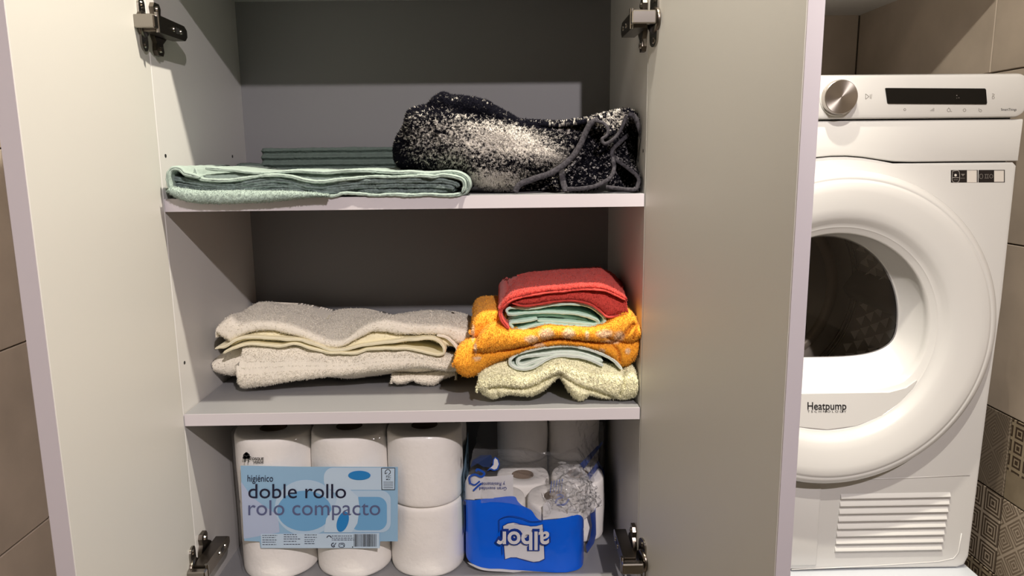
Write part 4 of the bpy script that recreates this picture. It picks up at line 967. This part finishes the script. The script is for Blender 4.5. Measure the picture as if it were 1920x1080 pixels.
G = shell(pxl-.0008, pxr+.0008, FY-.0006, FY+2*D1+.003, ZF+.001, ZF+2*hz+.001, R1*.9, seams=(pxl+D1, pxl+2*D1), seed=3)
np_mesh('wrapper', G.reshape(-1, 3), grid_quads(*G.shape[:2]), FILM, pack)
# label
BL1 = mat('label_blue', hexc(152, 192, 222), .35); BL2 = mat('label_light_blue', hexc(186, 212, 234), .35); BL3 = mat('label_mid_blue', hexc(116, 174, 218), .35)
BL4 = mat('label_deep_blue', hexc(44, 134, 202), .35); BL5 = mat('label_grey_blue', hexc(184, 198, 224), .35); NAVY = mat('navy_ink', hexc(22, 24, 52), .5); SLATE = mat('slate_ink', hexc(92, 100, 138), .5); BL6 = mat('label_pale', hexc(198, 220, 238), .35)
fy = [FY-.0026]
def lab(k): return lambda u, v: at(u, v, FY-.0012-.00022*k)
poly_on('label', [[(451, 873), (560, 875), (746, 875.5), (746, 1015), (713, 1015), (711.5, 1028), (600, 1028), (489, 1028), (487, 1015.5), (458, 1014)]], lab(0), BL1, pack)
lb = pack.children[-1]
z7 = zoom(320, 780, 3.4286)
Z = lambda pts: [z7(p) for p in pts]
poly_on('label_print', [Z([(452, 420), (470, 790), (700, 748), (690, 640), (520, 520)])], lab(1), BL5, lb)
poly_on('label_print', [Z(rrect(985, 332, 1420, 475, 60, 8))], lab(1), BL6, lb)
poly_on('label_print', [Z(ell(870, 590, 200, 180, 40))], lab(2), BL2, lb)
poly_on('label_print', [Z(rrect(1060, 480, 1415, 748, 60, 8))], lab(2.5), BL2, lb)
poly_on('label_print', [Z(ell(860, 610, 175, 130, 36))], lab(3), BL3, lb)
poly_on('label_print', [Z(rrect(1150, 520, 1390, 735, 60, 8))], lab(3.2), BL3, lb)
poly_on('label_print', [Z([(1010, 480), (1150, 470), (1205, 520), (1215, 600), (1200, 690), (1165, 748), (985, 748), (1000, 660), (1060, 560), (1080, 500)])], lab(4), BL6, lb)
for e_ in (ell(1213, 382, 72, 30, 30), ell(1106, 680, 36, 68, 30, .32)): poly_on('label_print', [Z(e_)], lab(5), BL4, lb)
poly_on('label_strip', [[(489, 1001), (660, 1000), (660, 1027.6), (490, 1027.6)]], lab(4), BL6, lb)
text_on('label_writing', 'higiénico', 464, 512, 903, 890.5, lab(6), NAVY, lb, offset=.004)
text_on('label_writing', 'doble rollo', 465.5, 649, 934, 907.5, lab(6), NAVY, lb, offset=.002)
o = text_on('label_writing', 'rolo compacto', 465.5, 713, 966, 938, lab(6), SLATE, lb)
# certification box, small print, barcode
poly_on('label_box', [[(714.8, 877.4), (741, 877.2), (740.5, 918.5), (715.5, 918.5)]], lab(6), INK, lb)
poly_on('label_box', [[(716, 878.6), (739.8, 878.4), (739.4, 917.4), (716.7, 917.4)]], lab(7), BL6, lb)
poly_on('label_print', stroke([(722, 889), (723, 883), (728, 880), (732, 884), (731, 888), (729, 889)], 1.3, 12)+stroke([(722, 884), (723, 889), (726, 886)], 1.1, 5)+stroke([(729, 889), (729, 891)], 1, 3), lab(8), INK, lb)
text_on('label_writing', 'FSC', 724, 733, 896, 891.5, lab(8), INK, lb, offset=.01)
text_on('label_writing', 'MIX', 724, 732, 900.5, 897.5, lab(8), INK, lb, offset=.01)
poly_on('small_print', [s_ for y in (904, 907.5, 911, 914.5) for s_ in stroke([(719, y), (737, y)], .9, 3)], lab(8), INK, lb)
sp = []
for x0_, w_, ys in ((492, 24, (1004, 1008, 1012.5, 1016.5, 1021)), (532, 22, (1002.5, 1006.5, 1010.5, 1015, 1020.5)), (571, 16, (1003, 1007.5, 1012, 1015.5, 1019.5)), (622, 33, (1005, 1009, 1012.5))):
    for i, y in enumerate(ys):
        L_ = w_*(1+.45*random.random())
        q = x0_
        while q < x0_+L_: l_ = 2+random.random()*4; sp += stroke([(q, y), (min(q+l_, x0_+L_), y)], 1.1, 3); q += l_+1.2
o = poly_on('small_print', sp, lab(6), NAVY, lb); o['kind'] = 'stuff'
poly_on('label_symbols', stroke(ell(617, 1008.5, 4, 3.8, 12, t0=PI, t1=2*PI), 1.6, 12)+stroke(ell(625, 1022, 3.5, 3.5, 12, t0=.6, t1=5), 1.6, 12)+stroke([(624, 1022), (626, 1023.5), (630, 1018)], 1.3, 4)+stroke([(636, 1019), (645, 1019), (645, 1025.5), (636, 1025.5), (636, 1019)], 1.1, 16)+stroke([(638, 1022), (642, 1020), (645.5, 1025)], 1, 5), lab(6), NAVY, lb)
poly_on('barcode_field', [[(658.5, 1000), (711, 999.5), (711, 1027.8), (659, 1027.8)]], lab(6), BL6, lb)
bc = []; x_ = 663.5
while x_ < 706.5: w_ = random.choice([.7, .8, 1.2, 1.8]); bc.append([(x_, 1001.5), (x_+w_, 1001.5), (x_+w_, 1025), (x_, 1025)]); x_ += w_+random.choice([.7, .9, 1.4])
bc.append([(660.2, 1024.5), (662, 1024.5), (662, 1027), (660.2, 1027)])
o = poly_on('barcode', bc, lab(7), INK, lb); o['kind'] = 'stuff'
def trees(f, m, par):
    T_ = lambda p: z7(p)
    cr = []
    for (cx, cy, a, b) in ((487, 256, 22, 20), (475, 268, 13, 10), (500, 266, 12, 10), (487, 243, 11, 11)): cr.append([T_(p) for p in ell(cx, cy, a, b, 14)])
    cr += [[T_((475, 275)), T_((481, 275)), T_((482, 297)), T_((474, 297))], [T_((497, 280)), T_((503, 280)), T_((503, 300)), T_((497, 300))]]
    poly_on('tree_emblem', cr, f, m, par); poly_on('tree_emblem', stroke([T_(p) for p in ell(509, 270, 9, 9, 13, t1=2*PI-.01)], 1.2, 14), f, m, par)
trees(lab(1), INK, pack)
text_on('pack_writing', 'OSQUE', 472.5, 494.5, 862.5, 857.5, lab(1), INK, pack, offset=.03)
text_on('pack_writing', 'VERDE', 474.5, 494.5, 868.5, 864.5, lab(1), INK, pack, offset=.03)
# the print that turns round the right end of the pack
def side(u, v):
    # u,v in metres: along the right side face, height
    return np.stack([np.full(np.shape(u), pxr+.0018), u, v], -1)
sy0, sy1 = FY+R1*.45, FY+2*D1-R1*.5; zt_ = at(866, 893, .07)[2]; zb2 = at(866, 1005, .07)[2]
poly_on('side_label', [[(sy0, zb2), (sy1, zb2), (sy1, zt_), (sy0, zt_)]], side, BL1, pack)
text_on('side_writing', 'doble rollo', sy0+.01, sy1-.03, zb2+.055, zb2+.085, lambda u, v: side(u, v)+np.array([.0003, 0, 0]), NAVY, pack)
poly_on('side_emblem', [[(sy0+.004, zt_+.012), (sy0+.010, zt_+.012), (sy0+.010, zt_+.018), (sy0+.016, zt_+.018), (sy0+.007, zt_+.034), (sy0-.002, zt_+.018), (sy0+.004, zt_+.018)]], side, INK, pack)

# --- second pack, torn open
# plan of the bag: polyline (X, Y)
ZR = ZF+.001
b2 = thing('kitchen_roll_pack', (.20, .17, ZF), 'torn open clear and bright blue pack of paper rolls standing upside down', 'paper rolls')
rr2 = .0475; hr = .110
for (x, y, k) in ((.120, .112, 0), (.216, .112, 0), (.164, .197, 0), (.262, .197, 0), (.166, .285, 0), (.264, .288, 0), (.166, .285, 1), (.264, .288, 1)):
    roll_mesh(rr2, hr-.001, b2, (x, y, ZR+k*hr), .019, seed=int(x*1000)+k, sq=1.6)
xs_l = at(869, 980, .10)[0]; xs_r = at(1094, 1000, .075)[0]; xs_b = at(1133, 900, .27)[0]
plan = spline([(xs_l+.012, .27), (xs_l+.001, .20), (xs_l, .12), (xs_l+.004, .085), (xs_l+.022, .066), (.122, .0625), (.165, .0665), (.215, .0625), (xs_r-.018, .066), (xs_r-.002, .080), (xs_r+.004, .105), (xs_r+.020, .16), (xs_b, .25), (xs_b-.02, .275)], 241)
def fsurf(u, v, off=0.):
    """point of the bag seen at pixel u,v: find the plan point by marching the sight line"""
    u = np.atleast_1d(np.asarray(u, float)); v = np.atleast_1d(np.asarray(v, float)); out = []
    fr_ = plan[45:205]
    for a, b in zip(u, v):
        P = at(a, b, fr_[:, 1]); dx = P[:, 0]-fr_[:, 0]; s_ = np.nonzero(np.diff(np.sign(dx)))[0]
        i = s_[0] if len(s_) else (0 if abs(dx[0]) < abs(dx[-1]) else len(fr_)-1)
        if len(s_): t = dx[i]/(dx[i]-dx[i+1]); y = fr_[i, 1]*(1-t)+fr_[i+1, 1]*t
        else: y = fr_[i, 1]
        p = at(a, b, y); out.append(p)
    W = np.array(out); d = CAM-W; d /= np.linalg.norm(d, axis=1, keepdims=True); return W+d*off
BLUE = film_mat('blue_printed_film', .985, .25, hexc(10, 98, 228), bump=.5, bs=30)
z8 = zoom(840, 780, 3.6); Z8 = lambda pts: [z8(p) for p in pts]
def band(name, top, bot, m, par, x0=None, x1=None, off=0., wr=.0012, nx=110, ny=44, seed=0):
    tp = np.array(Z8(top)); bt = np.array(Z8(bot)); U = np.linspace(0, 1, nx)
    a = spline(tp, 300); b = spline(bt, 300)
    A = np.stack([np.interp(U, np.linspace(0, 1, 300), a[:, k]) for k in (0, 1)], 1); B = np.stack([np.interp(U, np.linspace(0, 1, 300), b[:, k]) for k in (0, 1)], 1)
    P = A[:, None]*(1-np.linspace(0, 1, ny)[None, :, None])+B[:, None]*np.linspace(0, 1, ny)[None, :, None]
    W = fsurf(P[..., 0].ravel(), P[..., 1].ravel(), off).reshape(nx, ny, 3)
    Q = W.copy(); n1 = vnoise(Q*np.array([1, 1, 1.4]), 24, seed); n2 = 1-np.abs(vnoise(Q*np.array([1.3, 1, .8]), 38, seed+1))*2
    W[..., 1] -= wr*(n1+.8*n2); W[..., 2] = np.maximum(W[..., 2], ZF+.0012)
    return np_mesh(name, W.reshape(-1, 3), grid_quads(nx, ny), m, par)
wrap = band('blue_wrapper', [(96, 562), (180, 566), (300, 552), (440, 540), (470, 572), (500, 600), (560, 632), (600, 686), (640, 702), (760, 690), (870, 665), (905, 680), (916, 700)],
     [(110, 925), (150, 985), (240, 1022), (400, 1032), (600, 1048), (760, 1058), (916, 1050)], BLUE, b2, off=.0012, wr=.0016, seed=5)
PW = mat('printed_white', hexc(214, 214, 218), .35)
lo = lambda off: (lambda u, v: fsurf(u, v, off))
band('white_print', [(175, 405), (300, 408), (440, 395)], [(170, 560), (300, 556), (440, 540)], PW, b2, off=.0014, wr=.001, nx=40, ny=20, seed=5)
band('white_print', [(105, 470), (140, 400), (180, 405)], [(96, 560), (140, 562), (180, 565)], PW, b2, off=.0012, wr=.001, nx=20, ny=20, seed=5)
band('white_print', [(640, 600), (700, 560), (800, 590), (880, 640)], [(640, 700), (740, 690), (820, 678), (880, 662)], PW, b2, off=.0012, wr=.001, nx=30, ny=16, seed=6)
LB = mat('logo_blue', hexc(10, 52, 140), .4); SW = mat('swirl_blue', hexc(24, 78, 176), .4)
L5 = lo(.0040); L6 = lo(.0046); L7 = lo(.0085); L8 = lo(.0072)
HALO = mat('logo_halo', hexc(84, 138, 218), .4)
poly_on('logo_frame', stroke(Z8([(345, 700), (380, 682), (430, 676), (500, 690), (560, 712), (640, 708)]), 1.3, 24)+stroke(Z8([(345, 700), (348, 780)]), 1.3, 6)+stroke(Z8([(365, 870), (368, 935)]), 1.3, 6), L7, LB, wrap)
pap = Z8([(368, 740), (400, 722), (440, 716), (500, 730), (560, 742), (600, 740), (642, 728), (648, 800), (655, 968), (620, 985), (580, 990), (520, 978), (460, 958), (420, 958), (382, 970), (372, 850)])
poly_on('logo_sheet', [pap], L5, LB, wrap)
cxp = np.mean([p[0] for p in pap]); cyp = np.mean([p[1] for p in pap])
poly_on('logo_sheet', [[(cxp+(x-cxp)*.965, cyp+(y-cyp)*.962) for x, y in pap]], L6, PW, wrap)
for off_, m_, L_, dx in ((.105, LB, lo(.0095), 4.), (.022, PW, lo(.0106), .8)):
    text_on('logo_writing', 'albor', 932-dx, 1029+dx, 998-off_*16, 1031+off_*20, L_, m_, wrap, flip=True, offset=off_)
text_on('pack_writing', 'Gran suavidad', 899, 950, 913, 919, lo(.0040), LB, b2, flip=True, offset=.004)
text_on('pack_writing', 'y Resistente', 903, 947, 904.5, 911, lo(.0040), LB, b2, flip=True, offset=.004)
poly_on('swirl_print', stroke(Z8([(150, 460), (145, 415), (180, 395), (225, 410), (245, 385), (200, 360), (190, 375)]), 4.2, 30)+stroke(Z8([(170, 505), (195, 480), (225, 455)]), 3.6, 12)+stroke(Z8([(150, 455), (180, 465), (215, 440)]), 3., 12), lo(.0045), SW, b2)
poly_on('drop_emblem', [Z8([(318, 275), (340, 290), (350, 325), (338, 362), (312, 372), (285, 362), (262, 372), (300, 330), (303, 295)])], lo(.0045), SW, b2)
poly_on('drop_emblem', [Z8([(318, 283), (334, 296), (342, 325), (330, 355), (312, 362), (290, 352), (280, 357), (308, 330), (310, 298)])], lo(.0049), PW, b2)
poly_on('swirl_print', [Z8([(150, 350), (165, 300), (220, 265), (290, 262), (300, 290), (285, 345), (240, 345), (200, 320)])], lo(.0043), mat('translucent_navy', hexc(34, 52, 92), .3), b2)
poly_on('swirl_print', stroke(Z8([(725, 590), (740, 560), (780, 545), (760, 530), (735, 535)]), 3.4, 20)+stroke(Z8([(735, 600), (790, 595), (815, 560)]), 3.4, 12), lo(.0045), SW, b2)
o = poly_on('fine_lettering', [s_ for k in range(5) for s_ in stroke(Z8([(700+18*k, 440-4*k), (690+18*k, 520)]), 1.1, 4)], lo(.0043), SW, b2); o['kind'] = 'stuff'
# blue side strip at the right and the loose flap
def sidepatch(name, pts, Y0_, Y1_, m):
    P = np.array(Z8(pts)); x0_, x1_ = P[:, 0].min(), P[:, 0].max(); W = np.stack([at(p[0], p[1], Y0_+(Y1_-Y0_)*(p[0]-x0_)/(x1_-x0_)) for p in P])
    mb = MB().add(W, [tuple(range(len(P)))]); mb.build(name, m, b2)
BLUD = mat('blue_film_flat', hexc(12, 70, 170), .3)
sidepatch('side_strip', [(930, 405), (980, 350), (1012, 300), (1030, 330), (1056, 370), (1050, 560), (1040, 640), (1030, 690), (1000, 560), (985, 470)], .15, .25, BLUD)
sidepatch('side_strip', [(960, 660), (990, 640), (1010, 560), (1045, 600), (1040, 700), (1005, 780), (985, 860), (940, 925), (930, 880), (960, 820), (972, 740)], .11, .19, BLUD)
sidepatch('side_print', [(900, 340), (1040, 170), (1046, 185), (915, 360)], .16, .25, SW)
sidepatch('side_print', [(885, 330), (1010, 200), (1014, 208), (895, 345)], .155, .24, SW)
# clear film over the rolls: front lower part and the collapsed top
def clear(name, paths, m, n=120, m_=90, amp=.004, sc=30, seed=0, ridge=1.):
    cur = []
    for pts, ys in paths:
        P = spline(Z8(pts), n); yy = np.interp(np.linspace(0, 1, n), np.linspace(0, 1, len(ys)), ys); cur.append(np.stack([at(P[i, 0], P[i, 1], yy[i]) for i in range(n)]))
    cur = np.stack(cur); t = np.linspace(0, len(paths)-1, m_); i = np.minimum(t.astype(int), len(paths)-2); f = (t-i); f = (f*f*(3-2*f))[:, None, None]
    G = (cur[i]*(1-f)+cur[i+1]*f).transpose(1, 0, 2)
    r_ = 1-2*np.abs(vnoise(G*np.array([1, .6, .7]), sc, seed)); r2 = 1-2*np.abs(vnoise(G*np.array([1, 1, 1]), sc*2.4, seed+1)); r3 = vnoise(G, sc*5, seed+2)
    G[..., 1] -= amp*(r_*ridge+.5*r2+.22*r3); G[..., 0] += amp*.5*(r2-r3); G[..., 2] = np.maximum(G[..., 2]+amp*.4*r_, ZF+.001)
    G[..., 2] = np.minimum(G[..., 2], Z2-TH-.002); G[..., 0] = np.minimum(G[..., 0], WI-.002)
    G[..., 1] = np.minimum(G[..., 1], .335)
    return np_mesh(name, G.reshape(-1, 3), grid_quads(*G.shape[:2]), m, b2)
clear('clear_wrapper', [([(215, 45), (400, 30), (640, 30), (850, 30), (1045, 40)], [.17, .16, .16, .16, .22]), ([(180, 180), (300, 230), (500, 210), (700, 260), (900, 200), (1050, 200)], [.12, .12, .14, .14, .16, .25]),
     ([(120, 440), (250, 400), (440, 380), (600, 420), (720, 400), (900, 400), (1050, 400)], [.085, .060, .056, .060, .062, .09, .24]), ([(96, 600), (300, 580), (480, 600), (620, 660), (780, 640), (910, 640), (1045, 650)], [.085, .060, .060, .060, .060, .07, .20])], FILMC, amp=.0035, sc=26, seed=9)
clear('crumpled_flap', [([(760, 300), (800, 330), (860, 320), (900, 360)], [.10, .09, .09, .10]), ([(680, 520), (780, 470), (880, 450), (990, 480)], [.06, .05, .06, .10]), ([(640, 680), (760, 620), (860, 640), (1030, 600)], [.055, .05, .06, .12])], FILMG, n=110, m_=90, amp=.008, sc=55, seed=19)
# loose white bottom edge of the wrapper
band('wrapper_seam', [(130, 985), (240, 1020), (400, 1030), (600, 1046), (760, 1056), (880, 1050)], [(150, 1005), (240, 1040), (400, 1052), (600, 1068), (760, 1074), (880, 1064)], PW, b2, off=.001, wr=.0006, nx=60, ny=4, seed=7)
